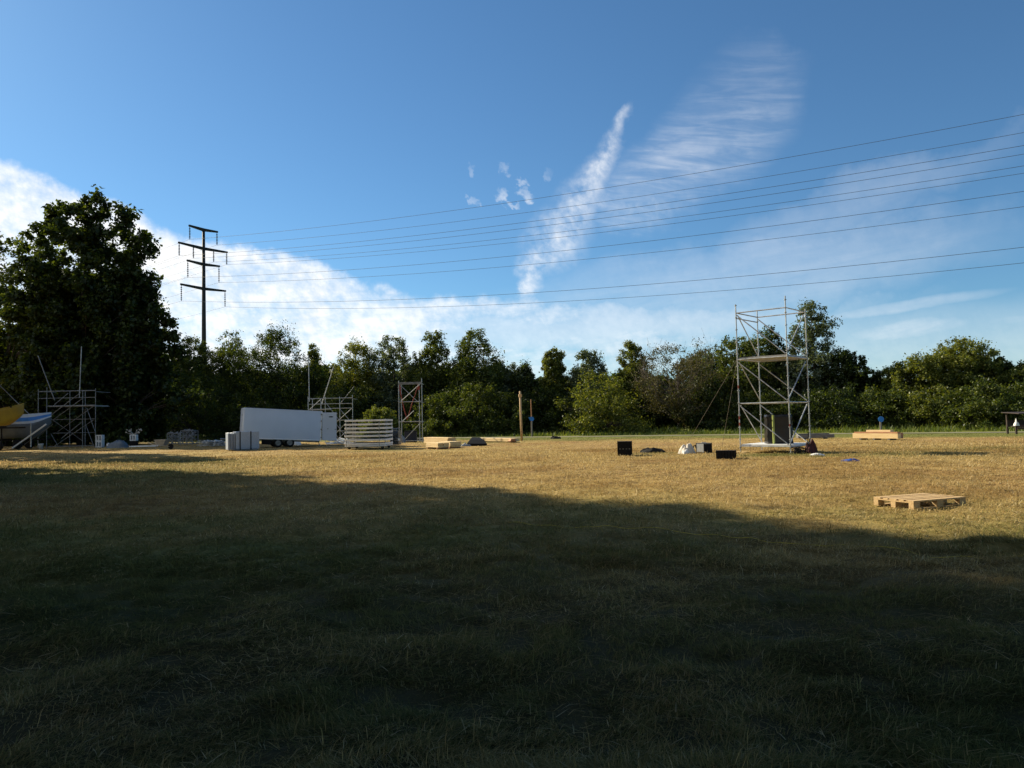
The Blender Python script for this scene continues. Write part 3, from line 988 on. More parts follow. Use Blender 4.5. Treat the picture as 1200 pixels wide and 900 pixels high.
# ------------------------------------------------------------ tall scaffold tower on the right
TC = Vector((10.72, 31.5, 0)); TR = math.radians(-41.5)
def build_tower():
    t = thing('scaffold_tower', 'tall free standing tube scaffold tower with a platform halfway up', 'scaffold', TC, TR)
    a = 1.035
    c = {'FL': (-a, -a), 'FR': (a, -a), 'RR': (a, a), 'RL': (-a, a)}
    hts = {'FL': 6.08, 'FR': 6.18, 'RR': 5.86, 'RL': 5.98}
    def P(k, z): return (c[k][0], c[k][1], z)
    for k in c:
        o = tubeobj('standard', t, P(k, .03), P(k, hts[k]), .0245, M['galv'], collars=.5)
        pl = MB().box((c[k][0], c[k][1], .012), (.15, .15, .012)).tube((c[k][0], c[k][1], .012), (c[k][0], c[k][1], .3), .019, 8).tube((c[k][0], c[k][1], .2), (c[k][0], c[k][1], .23), .05, 8)
        pl.build('base_jack', M['galv_dark'], t)
    lv = [.26, 2.0, 5.72]
    for z in lv:
        for p, q in (('FL', 'FR'), ('FR', 'RR'), ('RR', 'RL'), ('RL', 'FL')):
            tubeobj('ledger', t, P(p, z), P(q, z), .0242)
    tubeobj('ledger', t, P('FL', 5.50), P('RL', 5.50), .0242)
    for p, q in (('FL', 'FR'), ('FR', 'RR'), ('RR', 'RL'), ('RL', 'FL')):
        tubeobj('ledger', t, P(p, 3.80), P(q, 3.80), .0242)
    def inset(p, q, zp, zq):
        A = Vector(P(p, zp)); B = Vector(P(q, zq)); d = (B - A)
        n_ = Vector((d.y, -d.x, 0)).normalized() * .05
        h = Vector((d.x, d.y, 0)).normalized() * .05
        tubeobj('brace', t, A + h + n_, B - h + n_, .0232, M['galv'])
    for p, q in (('FL', 'FR'), ('FL', 'RL'), ('RL', 'RR'), ('RR', 'FR')):
        inset(p, q, 5.62, 3.92); inset(p, q, 3.68, 2.08); inset(p, q, 1.92, .34)
    # platform: planks side by side
    for j in range(6):
        MB().box((0, -.86 + j * .344, 3.85), (2.0, .325, .055), bev=.006).build('platform_board', M['deck'], t)
    for j in range(6):
        MB().box((0, -.86 + j * .344, .315), (2.0, .325, .055), bev=.006).build('base_board', M['alu'], t)
    # painted rings on one standard and one brace
    for k, z in (('FL', 1.35), ('FL', 1.10), ('FL', 2.62), ('FR', 1.02)):
        MB().tube(P(k, z), P(k, z + .13), .026, 8).build('red_ring', M['red'], t)
    for k in ('FL',):
        for dx in (-.16, .16):
            MB().box((c[k][0] + dx, c[k][1], .0), (.18, .5, .07), bev=.005).build('sole_board', M['wood'], t)
    # hanging rope at the platform level
    ac = Vector(P('FL', 3.85))
    f = local(TC, TR)
    for px, py in ((803, 524), (846, 524)):
        g = f(G(px, py))
        tubeobj('guy_rope', t, ac, g, .008, M['wood_grey'], 6)
    # the case on the base
    b = MB()
    rng = random.Random(5)
    W, D, H = .98, .82, 1.16
    n = 14
    fsid = []
    ring = []
    for j in range(13):
        z = j / 12 * H
        r_ = []
        for q in range(48):
            s_ = q / 48 * 4; side = int(s_); u = s_ - side
            x, y = [(-1 + 2 * u, -1), (1, -1 + 2 * u), (1 - 2 * u, 1), (-1, 1 - 2 * u)][side]
            cr = .028 * (float(vnoise(q * .8, j * .35, 3)) - .5) * 2 + .02 * (float(vnoise(q * 1.7, j * 1.1, 8)) - .5) * 2
            k_ = 1 + cr * 1.5
            r_.append((x * W / 2 * k_, y * D / 2 * k_, z + (.012 * math.sin(q * 1.1) if j == 12 else 0)))
        ring.append(r_)
    b.rings(ring)
    L = f_world = TC + Matrix.Rotation(TR, 3, 'Z') @ Vector((.12, .05, 0))
    o = thing('wrapped_case', 'big black case wrapped in crumpled plastic on the base of the tall tower', 'case', (L.x, L.y, .345), R(-10))
    b.build('plastic_wrap', M['blacktarp'], o, smooth=True)
    MB().box((0, 0, H + .012), (W * .97, D * .97, .02)).build('lid', M['black'], o)
    L = AT(907.3, 527, 30.95)
    bt = MB().box((0, 0, .58), (.075, .05, 1.16), bev=.004)
    o = bt.build('batten', M['limewood'], None, (L.x, L.y, .345), R(5))
    tag(o, 'lime coloured upright batten standing in front of the black wrapped case', 'batten')
    # red cloth bundle and cable at the right hand foot
    g = G(951, 531)
    o = thing('cloth_bundle', 'dark red cloth bundle slumped against the right foot of the tall tower', 'cloth', (g.x, g.y, -.01), R(20))
    mound(.50, .42, .48, 15, rough=.7).build('red_cloth', M['redcloth'], o, smooth=True)
    MB().path([(-.30, -.1, .05), (-.22, -.12, .75), (-.16, -.05, .82)], .02, 6).path([(-.12, .1, .05), (-.06, -.02, .60)], .02, 6).build('handle', M['black'], o)
    g = G(936, 531.5)
    mb = MB()
    rng = random.Random(4)
    for k in range(7):
        r_ = .16 + .05 * rng.random(); ox, oy = rng.uniform(-.12, .12), rng.uniform(-.08, .08)
        pts = [(ox + r_ * math.cos(q * .5), oy + r_ * math.sin(q * .5), .03 + .035 * k + .02 * math.sin(q * 1.3 + k)) for q in range(13)]
        mb.path(pts, .018, 6)
    tag(mb.build('cable_coil', M['rubber'], None, (g.x, g.y, 0)), 'heap of black cable coiled at the front foot of the tall tower', 'cable')
    g = G(958, 533.5)
    tag(mound(.55, .25, .07, 33).build('paper_sheet', M['white'], None, (g.x, g.y, 0), smooth=True), 'flat white sheet on the grass right of the red cloth bundle', 'sheet')


build_tower()

# ------------------------------------------------------------ sound cases on the grass
def speaker_case(label, px, py, w, h, d, rz, m, ribs=0):
    g = G(px, py)
    o = thing('flight_case', label, 'case', (g.x, g.y + d / 2, -.005), rz)
    MB().box((0, 0, h / 2), (w, d, h), bev=.012).build('body', m, o)
    e = MB()
    for sx in (-1, 1):
        for sy in (-1, 1):
            e.box((sx * (w / 2 - .008), sy * (d / 2 - .008), h / 2), (.03, .03, h + .006))
    for sz in (.012, h - .012):
        for sx in (-1, 1):
            e.box((sx * (w / 2 - .006), 0, sz), (.022, d - .01, .022))
        for sy in (-1, 1):
            e.box((0, sy * (d / 2 - .006), sz), (w - .04, .022, .022))
    e.build('corner_trim', M['black'], o)
    if ribs:
        for k in range(ribs):
            MB().box((-w / 2 + (k + .5) * w / ribs, -d / 2 - .012, h / 2), (w / ribs * .55, .02, h * .86)).build('grille_rib', M['rubber'], o)
    else:
        for k in range(4):
            MB().box((-w * .33 + k * w * .22, -d / 2 - .008, h * .48), (w * .10, .014, .02)).build('catch', M['galv_dark'], o)
    return o


speaker_case('black cube shaped case standing alone on the dry grass', 733.5, 534, .575, .575, .55, R(-8), M['black'])
speaker_case('low black case with vertical ribs near the tall tower', 853, 538, .68, .30, .42, R(-15), M['black'], 7)
o = speaker_case('grey sided case with a dark front beside the pale sheet', 827, 530.5, .40, .40, .52, R(24), M['grey'], 0)
MB().box((0, -.27, .19), (.36, .02, .34)).build('front_panel', M['black'], o)
MB().path([(-.13, 0, .39), (-.11, 0, .43), (.11, 0, .43), (.13, 0, .39)], .012, 6).build('handle', M['galv_dark'], o)
g = G(766, 530)
o = tag(mound(1.05, .75, .20, 21, rough=.8).build('cable_heap', M['rubber'], None, (g.x, g.y, 0), smooth=True), 'low heap of black cable and sheeting right of the black cube case', 'heap')
g = G(806, 531)
o = thing('crumpled_sheet', 'pale crumpled sheet piled up left of the grey sided case', 'sheet', (g.x, g.y, 0), .3)
mound(.72, .6, .34, 44, rough=.8, sharp=1.2).build('sheet', M['cloth'], o, smooth=True)
mound(.30, .25, .16, 45, rough=.7).build('white_fold', M['white'], o, (-.22, -.22, 0), smooth=True)
MB().path([(.22, 0, .06), (.28, -.02, .30), (.36, .0, .33), (.40, .02, .2)], .022, 6).build('black_strap', M['rubber'], o)
g = G(996, 540)
tag(mound(.56, .34, .07, 51, rough=.7).build('blue_sheet', M['bluetarp'], None, (g.x, g.y, 0), smooth=True), 'small crumpled blue sheet lying flat on the dry grass', 'sheet')
g = G(651, 514)
tag(mound(.75, .4, .22, 53, rough=.8).build('dark_bag', M['rubber'], None, (g.x, g.y, 0), smooth=True), 'small dark bag on the grass edge right of the blue sign pole', 'bag')

# ------------------------------------------------------------ pallet
def build_pallet():
    g = G(1071, 596.5)
    rz = math.atan2(.40, .98)
    gz = float(ground_z(np.array([g.x + .4]), np.array([g.y + .5]))[0]) + .012
    o = thing('pallet', 'single wooden pallet lying on the sunlit dry grass', 'pallet', (g.x, g.y, gz), rz)
    rng = random.Random(3)
    for j, (y, w) in enumerate(((.0725, .145), (.2425, .10), (.40, .145), (.5575, .10), (.7275, .145))):
        MB().box((.6, y, .133 + .001 * rng.random()), (1.2, w, .022), Euler((0, 0, rng.uniform(-.003, .003))), bev=.003).build('deck_plank', M['wood_pallet'], o)
    for x in (.0725, .6, 1.1275):
        MB().box((x, .4, .111), (.145, .8, .020), bev=.003).build('cross_plank', M['wood_pallet'], o)
        for y in (.05, .4, .75):
            MB().box((x, y, .0615), (.145, .10, .077), bev=.004).build('block', M['wood_pallet'], o)
    for y in (.05, .4, .75):
        MB().box((.6, y, .0115), (1.2, .10, .021), bev=.003).build('runner', M['wood_pallet'], o)


build_pallet()

# yellow rope across the grass
pts = []
for px, py in ((596, 613), (660, 616), (720, 619), (790, 623), (850, 628), (895, 634), (940, 639), (985, 639), (1040, 644), (1110, 650), (1200, 655), (1290, 659)):
    g = G(px, py); pts.append(Vector((g.x, g.y, 0)))
fine = []
for i in range(len(pts) - 1):
    for k in range(10):
        p = pts[i].lerp(pts[i + 1], k / 10)
        p.y += .05 * math.sin((i * 10 + k) * .55)
        p.z = float(ground_z(np.array([p.x]), np.array([p.y]))[0]) + .022
        fine.append(p)
tag(MB().path(fine, .0045, 6).build('rope', M['yellowrope'], None, smooth=True), 'thin yellow rope lying across the dry grass left of the pallet', 'rope')

# ------------------------------------------------------------ posts and signs along the track
g = G(611.5, 516.5)
o = thing('wooden_post', 'tall bare wooden post with a collar near its top', 'post', (g.x, g.y, 0))
k = g.y / F_PX
MB().path([(0, 0, -.05), (-.02, 0, 1.2), (-.05, 0, 58 * k)], [.085, .08, .07], 10).build('shaft', M['wood_post'], o, smooth=True)
MB().tube((-.045, 0, 51 * k), (-.047, 0, 54.5 * k), .125, 10).build('collar', M['wood_post'], o)
MB().path([(.01, 0, 10 * k), (.01, 0, 11 * k)], [.09, .09], 10).build('band', M['wood_red'], o)


def disc_sign(label, px, base_y, top_y, disc_y, rdisc, split=False, lower='wood_grey'):
    g = G(px, base_y)
    k = g.y / F_PX
    H = (base_y - top_y) * k
    o = thing('sign_post', label, 'sign', (g.x, g.y, 0))
    if split:
        hs = (base_y - disc_y - 3) * k
        MB().tube((0, 0, -.05), (0, 0, hs), .075, 10).build('lower_post', M['wood_grey'], o)
        MB().tube((0, 0, hs), (-.03, 0, H), .055, 10, .045).build('upper_post', M['wood_red'], o)
    else:
        MB().tube((0, 0, -.05), (0, 0, H), .075, 10).build('post', M[lower], o)
    z = (base_y - disc_y) * k
    MB().tube((0, -.10, z), (0, -.075, z), rdisc * k, 20).build('blue_disc', M['blue'], o)
    MB().box((0, -.085, z), (rdisc * k * .5, .012, .05)).build('bracket', M['galv_dark'], o, (0, .03, 0))
    return o


o = disc_sign('tall thin pole carrying a small blue disc beside the wooden post', 623.5, 511.5, 468, 491, 2.7, True)
k = G(623.5, 511.5).y / F_PX
MB().box((-.06, -.075, (511.5 - 489.6) * k), (5.4 * k, .02, 1.5 * k)).build('blue_plate', M['blue'], o)
o = disc_sign('short pole with a round blue disc behind the timber beams', 1032.5, 507, 489, 491.3, 3.4)

# ------------------------------------------------------------ timber
def board_bundle(name, label, cat, px, py, L, D, H, rz, layers, m, rows=1, group=None, endm=None, z0=0.08):
    g = G(px, py)
    o = thing(name, label, cat, (g.x, g.y, 0), rz, group)
    rng = random.Random(int(px))
    hh = (H - z0) / layers
    for k in range(layers):
        for j in range(rows):
            off = rng.uniform(-.05, .05) * L * .4
            MB().box((off, D * (j + .5) / rows, z0 + hh * (k + .5)), (L * rng.uniform(.94, 1.0), D / rows * .96, hh * .94), bev=.006).build('board', M[m], o)
    for x in (-.38, .38):
        MB().box((x * L, D * .5, z0 / 2 - .01), (.09, D * .95, z0 * .96)).build('bearer', M[endm or 'wood_red'], o)
    return o


board_bundle('timber_bundle', 'front left bundle of pale timber boards near the red strapped tower', 'timber', 506, 526, 1.5, .7, .33, R(-57), 3, 'wood', 2, 'timber bundles')
board_bundle('timber_bundle', 'front right bundle of pale timber boards, ending in a dark ragged side', 'timber', 521, 525, 1.3, .75, .36, R(-57), 4, 'wood', 2, 'timber bundles')
board_bundle('timber_bundle', 'long rear bundle of pale timber boards behind the two short bundles', 'timber', 510, 521, 3.2, .65, .46, R(-55), 4, 'wood', 2, 'timber bundles')
board_bundle('timber_bundle', 'flat pale boards laid out on the grass left of the wooden post', 'timber', 575, 518.0, 4.4, .9, .26, R(-52), 2, 'wood', 3, 'timber bundles', z0=.05)
g = G(598, 518.5)
tag(MB().box((0, 0, .14), (.12, .9, .18), Euler((0, .5, .2)), bev=.01).box((.3, 0, .14), (.12, .8, .18), Euler((0, -.4, -.1)), bev=.01).build('timber_offcut', M['wood_red'], None, (g.x, g.y, 0)), 'short dark offcut lying at the right end of the flat boards', 'timber')
g = G(556, 522.5)
o = thing('black_sheet', 'black plastic sheet folded over a low stack beside the flat boards', 'sheet', (g.x, g.y, 0), R(-6))
MB().rings([[(-.55, 0, 0), (.75, 0, 0), (.75, 0, .12), (-.45, 0, .14)], [(-.45, .5, 0), (.55, .5, 0), (.5, .5, .34), (-.35, .5, .36)], [(-.40, 1.1, 0), (.25, 1.1, 0), (.15, 1.1, .48), (-.3, 1.1, .50)]]).build('top_sheet', M['black'], o)
mound(.7, .5, .16, 61).build('fold', M['grey'], o, (-.55, .0, 0), smooth=True)

TG = 'timber beams in the stack by the blue sign'
g = G(1027, 515.4)
k = g.y / F_PX * 1.08
for j, (lab, x0, L, z, y, h, m) in enumerate((
    ('lowest long pale beam of the stack below the round blue sign', 0, 52 * k, .08, 0, .27, 'wood'),
    ('rear red-brown beam of the stack below the round blue sign', -.02, 50 * k, .08, .34, .30, 'wood_red'),
    ('dark red-brown beam on top of the stack below the round blue sign', .02, 50 * k, .355, .02, .075, 'wood_red'),
    ('short pale beam lying topmost and rearmost on the stack below the round blue sign', .0, 28 * k, .39, .34, .14, 'wood'))):
    o = MB().box((x0, y, z + h / 2), (L, .30, h), bev=.008).build('timber_beam', M[m], None, (g.x, g.y, 0), R(-57))
    tag(o, lab, 'timber', TG)
for j, x in enumerate((-.85, -.05, .8)):
    o = MB().box((x, .15, .035), (.12, .62, .085), bev=.006).build('bearer', M['wood_grey'], None, (g.x, g.y, 0), R(-57))
    tag(o, ('left', 'middle', 'right')[j] + ' wooden bearer under the timber stack below the round blue sign', 'timber', 'bearers under the timber stack')
g = G(957, 514.3)
k = g.y / F_PX
tag(MB().box((0, .2, .15), (43 * k, .4, .20), bev=.02).box((-.1, .28, .29), (38 * k, .2, .07), bev=.01).box((-.6, .2, .03), (.1, .4, .06)).box((.6, .2, .03), (.1, .4, .06)).build('timber_plank', M['wood_grey'], None, (g.x, g.y, 0), R(2)),
    'long weathered grey plank on the grass right of the tall tower', 'timber')

# ------------------------------------------------------------ wooden shelter bench at the right edge
g = G(1200, 508.5)
k = g.y / F_PX
o = thing('bench_shelter', 'brown wooden bench shelter with roof at the right edge', 'bench', (g.x, g.y, 0), R(-4))
w = 34 * k
for x in (-8.5 * k, 19 * k):
    MB().box((x, 0, 8 * k), (.10, .10, 16 * k + .05), bev=.006).build('front_post', M['wood_brown'], o)
    MB().box((x + .1, 1.1, 12 * k), (.10, .10, 24 * k + .05), bev=.006).build('rear_post', M['wood_brown'], o)
MB().box((5.3 * k, .3, 24.6 * k), (w, 1.9, .05), Euler((.04, 0, 0)), bev=.01).build('roof', M['wood_brown'], o)
for z in (6.6, 9.2):
    MB().box((5.3 * k, -.085, z * k), (27 * k, .06, 2.3 * k), bev=.006).build('front_board', M['maroon'], o)
MB().box((5.3 * k, .45, .46), (26 * k, .42, .05), bev=.006).build('seat', M['wood_brown'], o)
MB().box((5.3 * k, 1.02, 12 * k), (26 * k, .05, .4), bev=.006).build('backrest', M['wood_brown'], o)
q = g + Vector((-9.0 * k, -.06, 0))
oc = thing('white_bundle', 'white cloth bundle resting on the board of the bench shelter', 'cloth', (q.x, q.y, 10.35 * k), 0)
mound(5.5 * k, .24, 4.5 * k, 71, rough=.5, sharp=1.5).build('cloth', M['white'], oc, smooth=True)
mound(2.2 * k, .15, 7.5 * k, 72, rough=.4).build('peak', M['white'], oc, (-.4 * k, 0, 0), smooth=True)

# ------------------------------------------------------------ white box trailer
def build_trailer():
    ang = R(24)
    w0 = G(333, 524.2)
    L = w0 - Vector((math.cos(ang), math.sin(ang), 0)) * 2.65
    t = thing('trailer', 'white box trailer with its rear door swung open', 'trailer', (L.x, L.y, 0), ang)
    tilt = Euler((0, R(3.6), 0))
    Tm = tilt.to_matrix()
    def q(p): return Tm @ Vector(p) + Vector((0, 0, .12))
    LEN, WID, z0, H = 5.0, 2.25, .55, 1.98
    # body with rounded front corners and roof edges
    rings = []
    r_ = .10
    for z, ins in ((z0, 0), (z0 + H - .05, 0), (z0 + H - .015, .015), (z0 + H, .05)):
        rg = []
        for (cx, cy, a0) in ((r_, r_, 180), (LEN - .02, .02, 270), (LEN - .02, WID - .02, 0), (r_, WID - r_, 90)):
            rr = r_ if cx < 1 else .02
            for s_ in range(7):
                a = R(a0 + s_ * 15)
                rg.append(q((cx + (rr - ins if rr > ins else 0) * math.cos(a), cy + (rr - ins if rr > ins else 0) * math.sin(a), z)))
        rings.append(rg)
    body = MB().rings(rings).build('body', M['white_paint'], t, smooth=False)
    body.data.polygons.foreach_set('use_smooth', [True] * len(body.data.polygons))
    try:
        body.data.set_sharp_from_angle(angle=R(35))
    except Exception:
        pass
    MB().box(q((LEN / 2, -.004, z0 + .03)), (LEN - .2, .02, .07), tilt).build('side_rail', M['alu'], body)
    MB().box(q((LEN / 2, -.004, z0 + H - .04)), (LEN - .2, .014, .05), tilt).build('roof_rail', M['white_paint'], body)
    MB().box(q((LEN - .03, -.006, z0 + H / 2)), (.06, .02, H - .02), tilt).build('rear_frame', M['alu'], body)
    em = MB()
    def disc(mb, c, ax, ay, rx, rz, nrm):
        n = 16; c = Vector(c)
        vs = [c + ax * (rx * math.cos(2 * math.pi * k / n)) + ay * (rz * math.sin(2 * math.pi * k / n)) for k in range(n)]
        vs += [v + nrm * .006 for v in vs]
        mb.add(vs, [tuple(range(n)), tuple(range(n, 2 * n))] + [(k, (k + 1) % n, n + (k + 1) % n, n + k) for k in range(n)])
    disc(em, q((-.006, WID * .42, z0 + H * .76)), Tm @ Vector((0, 1, 0)), Tm @ Vector((0, 0, 1)), .11, .045, Tm @ Vector((-1, 0, 0)))
    em.build('emblem', M['black'], body)
    # chassis
    ch = MB()
    for y in (.25, WID - .25):
        ch.box(q((LEN / 2, y, z0 - .06)), (LEN - .1, .07, .12), tilt)
    for x in (.4, 1.6, 3.4, 4.7):
        ch.box(q((x, WID / 2, z0 - .05)), (.06, WID - .5, .08), tilt)
    ch.build('chassis', M['galv_dark'], t)
    MB().box(q((1.55, .16, z0 - .2)), (.62, .34, .30), tilt, bev=.02).build('toolbox', M['black'], t)
    MB().path([q((.2, WID / 2, z0 - .08)), q((-.9, WID / 2, z0 - .1)), q((-1.25, WID / 2, z0 - .1))], .05, 8).build('drawbar', M['galv_dark'], t)
    MB().tube(q((-.8, WID / 2 + .15, z0)), (-.8, WID / 2 + .15, .1), .03, 8).build('jockey_wheel', M['galv_dark'], t)
    for x in (2.28, 3.02):
        for y, nm in ((.14, 1), (WID - .14, -1)):
            w = bpy.data.objects.new('wheel', None); COL.objects.link(w); w.parent = t; w.location = (x, y, .30)
            mb = MB()
            prof = [(.17, -.09), (.27, -.10), (.30, -.07), (.305, 0), (.30, .07), (.27, .10), (.17, .09)]
            mb.rings([[(r * math.cos(a), yy, r * math.sin(a)) for a in [2 * math.pi * k / 24 for k in range(24)]] for r, yy in prof], caps=False)
            mb.build('tyre', M['rubber'], w, smooth=True)
            mb = MB()
            mb.rings([[(r * math.cos(a), yy, r * math.sin(a)) for a in [2 * math.pi * k / 24 for k in range(24)]] for r, yy in ((.175, -.085 * nm), (.13, -.05 * nm), (.06, -.055 * nm), (.05, -.09 * nm))])
            mb.build('rim', M['galv_dark'], w)
        pts = [(x + .37 * math.cos(a), .14, .32 + .37 * math.sin(a)) for a in [R(15 + 15 * k) for k in range(11)]]
        mb = MB()
        mb.rings([[(p[0], .02, p[2]), (p[0], .27, p[2]), (p[0], .27, p[2] + .015), (p[0], .02, p[2] + .015)] for p in pts])
        mb.build('mudguard', M['black'], t)
    MB().tube(q((LEN - .1, .12, z0 - .1)), (LEN - .05, .12, .06), .03, 8).tube((LEN - .05, .12, 0), (LEN - .05, .12, .06), .08, 8).build('corner_steady', M['galv_dark'], t)
    # open door, hinged on the near rear corner
    hinge = q((LEN + .03, -.03, z0 + .02))
    d = bpy.data.objects.new('door', None); COL.objects.link(d); d.parent = t
    d.location = hinge; d.rotation_euler = Euler((0, R(1.0), R(-16)))
    MB().box((.52, 0, 1.87 / 2), (.94, .045, 1.87), bev=.01).build('door_panel', M['white_paint'], d)
    em = MB(); disc(em, (.62, -.026, 1.58), Vector((1, 0, 0)), Vector((0, 0, 1)), .15, .04, Vector((0, -1, 0)))
    em.build('emblem', M['black'], d)
    MB().box((.42, -.027, .78), (.05, .02, .05)).box((.90, -.027, .74), (.05, .02, .05)).build('latch', M['black'], d)
    hg = MB()
    for z in (.2, .75, 1.3, 1.75):
        hg.box((.0, -.02, z), (.10, .04, .07))
    hg.build('hinge', M['galv_dark'], d)
    # black sheet over the closed rear, painting in the shaded inside
    MB().box(q((LEN + .005, WID / 2, z0 + H / 2)), (.012, WID - .16, H - .16), tilt).build('rear_shade', M['black'], t)


build_trailer()
g = G(347.5, 521.5)
tag(mound(.7, .5, .30, 81).build('white_sack', M['white'], None, (g.x, g.y, 0), smooth=True), 'small white sack on the grass behind the trailer wheels', 'sack')

# strapped stack of barrier panels in front of the trailer
g = G(279, 528.0)
k = g.y / F_PX
o = thing('panel_stack', 'strapped stack of grey fence panels standing before the trailer nose', 'panels', (g.x, g.y, 0), R(27))
pm = mat('panel_mesh_grey', (.42, .50, .61), (.32, .38, .47), .5, .0, 30, .3, 60)
for j in range(10):
    y = .05 + j * .13
    MB().box((.55 + .02 * math.sin(j * 2.1), y, .60 + .012 * math.sin(j * 1.7)), (1.36, .085, 1.04), bev=.012).build('panel', pm, o)
for j in range(5):
    MB().box((-.20 - j * .085, .62, .56), (.05, 1.15, 1.02 + .02 * math.sin(j * 2.4)), bev=.012).build('panel', pm, o)
for x in (.12, .74):
    MB().rings([[(x - .03, -.012, .03), (x + .03, -.012, .03)], [(x - .03, -.012, 1.14), (x + .03, -.012, 1.14)], [(x - .03, 1.30, 1.14), (x + .03, 1.30, 1.14)]], closed=False, caps=False).build('strap', M['black'], o)
MB().box((.5, .6, .03), (1.3, 1.2, .06)).build('base_frame', M['galv_dark'], o)

# ------------------------------------------------------------ stacked stage decks on a trolley
g = G(428, 526.6)
k = g.y / F_PX
DL, DW = 48.5 * k, 2.0
rz = R(-3)
tr = thing('deck_trolley', 'wheeled steel trolley holding the stack of aluminium decks', 'trolley', (g.x, g.y, 0), rz)
MB().box((0, .06, .20), (DL, .08, .07)).box((0, DW - .06, .20), (DL, .08, .07)).box((-DL / 2 + .05, DW / 2, .20), (.08, DW - .2, .06)).box((DL / 2 - .05, DW / 2, .20), (.08, DW - .2, .06)).build('base_frame', M['alu'], tr)
for x in (-DL / 2 + .22, DL / 2 - .22):
    for y in (.15, DW - .15):
        w = bpy.data.objects.new('castor', None); COL.objects.link(w); w.parent = tr; w.location = (x, y, .085)
        MB().tube((0, -.03, 0), (0, .03, 0), .08, 14).build('tyre', M['rubber'], w)
        MB().box((0, 0, .05), (.05, .09, .10)).build('fork', M['galv_dark'], w)
for x, y in ((-DL / 2 + .10, -.03), (DL / 2 - .36, -.03), (-DL / 2 + .10, DW + .03), (DL / 2 - .36, DW + .03), (DL / 2 - .04, DW + .03)):
    MB().tube((x, y, .12), (x, y, 1.60), .014, 8).build('upright', M['galv'], tr)
names = ['lowest', 'second from the bottom', 'third from the bottom', 'middle', 'third from the top', 'second from the top', 'topmost']
zs = [.245 + i * .222 for i in range(7)]
proto = None
for i, z in enumerate(zs[:7]):
    lab = f'{names[i]} aluminium stage deck in the stack on the trolley'
    if proto is None:
        d = thing('stage_deck', lab, 'stage deck', (g.x, g.y, z), rz, 'stacked aluminium stage decks')
        MB().box((0, .03, .06), (DL, .05, .10), bev=.008).box((0, DW - .03, .06), (DL, .05, .10), bev=.008).box((-DL / 2 + .03, DW / 2, .06), (.055, DW - .12, .115)).box((DL / 2 - .03, DW / 2, .06), (.055, DW - .12, .115)).build('rim', M['alu'], d)
        MB().box((0, DW / 2, .092), (DL - .1, DW - .1, .016)).build('board', M['wood_grey'], d)
        br = MB()
        for x in range(9):
            br.box((-DL / 2 + .25 + x * (DL - .5) / 8, DW / 2, .05), (.03, DW - .14, .05))
        br.build('rib', M['galv_dark'], d)
        for x in (-DL / 2 + .05, DL / 2 - .05):
            for y in (.06, DW - .06):
                MB().tube((x, y, -.13), (x, y, .01), .022, 8).build('spacer', M['galv_dark'], d)
        proto = d
    else:
        d = copy_tree(proto)
        d.location = (g.x + .01 * math.sin(i * 2.3), g.y + .02 * math.sin(i * 1.3), z); d['label'] = lab
g = G(463, 523)
o = thing('bracket_crate', 'dark crate of loose steel brackets right of the stacked decks', 'crate', (g.x, g.y + .3, 0), R(-4))
MB().box((0, 0, .12), (.55, .8, .05)).box((-.26, 0, .55), (.03, .8, .9)).box((.26, 0, .55), (.03, .8, .9)).box((0, .4, .55), (.5, .03, .9)).build('crate_frame', M['galv_dark'], o)
rng = random.Random(12)
mb = MB()
for j in range(60):
    c = Vector((rng.uniform(-.22, .22), rng.uniform(-.36, .34), rng.uniform(.2, 1.15)))
    d_ = Vector((rng.uniform(-1, 1), rng.uniform(-1, 1), rng.uniform(-.4, .4))).normalized() * .14
    mb.tube(c - d_, c + d_, .02, 5)
oo = mb.build('loose_brackets', M['galv_dark'], o); oo['kind'] = 'stuff'
MB().box((.3, -.42, .42), (.14, .03, .14), bev=.005).build('white_tag', M['white'], o)

# ------------------------------------------------------------ scaffolds traced in their own plane
def scaffold(label, px0, basey, depth, posts_f, posts_r, levels, diags, D=2.0, m='galv_dark', r=.026, deck=None, extra=None, group='scaffolds at the back of the field'):
    """posts: (px, top_py); levels: (py, x0, x1, front); depth is the distance"""
    base = AT(px0, basey, depth); L = Vector((base.x, depth, 0))
    t = thing('scaffold_tower', label, 'scaffold', L, 0, None)
    zb = 0.0
    def lp(px, py, back=0.0):
        p = AT(px, py, depth + max(0.0, back))
        z = max(.0, (p.z - base.z))
        return Vector((p.x - L.x, back, z))
    for lst, back in ((posts_f, 0.0), (posts_r, D)):
        for px, top in lst:
            p = lp(px, top, back); b = Vector((p.x, back, 0))
            tubeobj('standard', t, b, p, r, M[m], 6, collars=1.0)
            MB().box((b.x, back, .01), (.15, .15, .02)).build('base_plate', M['galv_dark'], t)
    for py, x0, x1, both in levels:
        for back in ((0.0, D) if both == 2 else ((0.0,) if both == 1 else (D,))):
            a, b = lp(x0, py, back + .04), lp(x1, py, back + .04)
            b.z = a.z
            tubeobj('ledger', t, a, b, r * .95, M[m], 6)
        if both == 2:
            for x in (x0, x1):
                a = lp(x, py, 0); b = a.copy(); b.y = D
                tubeobj('transom', t, a, b, r * .95, M[m], 6)
    for (xa, ya, xb, yb, back) in diags:
        tubeobj('brace', t, lp(xa, ya, back - .05), lp(xb, yb, back - .05), r * .9, M[m], 6)
    for d in deck or ():
        py, x0, x1 = d
        a, b = lp(x0, py), lp(x1, py)
        for j in range(3):
            MB().box(((a.x + b.x) / 2, D * (j + .5) / 3, a.z + .05), (abs(b.x - a.x), D / 3 * .94, .06)).build('deck_board', M['deck'], t)
    return t, lp


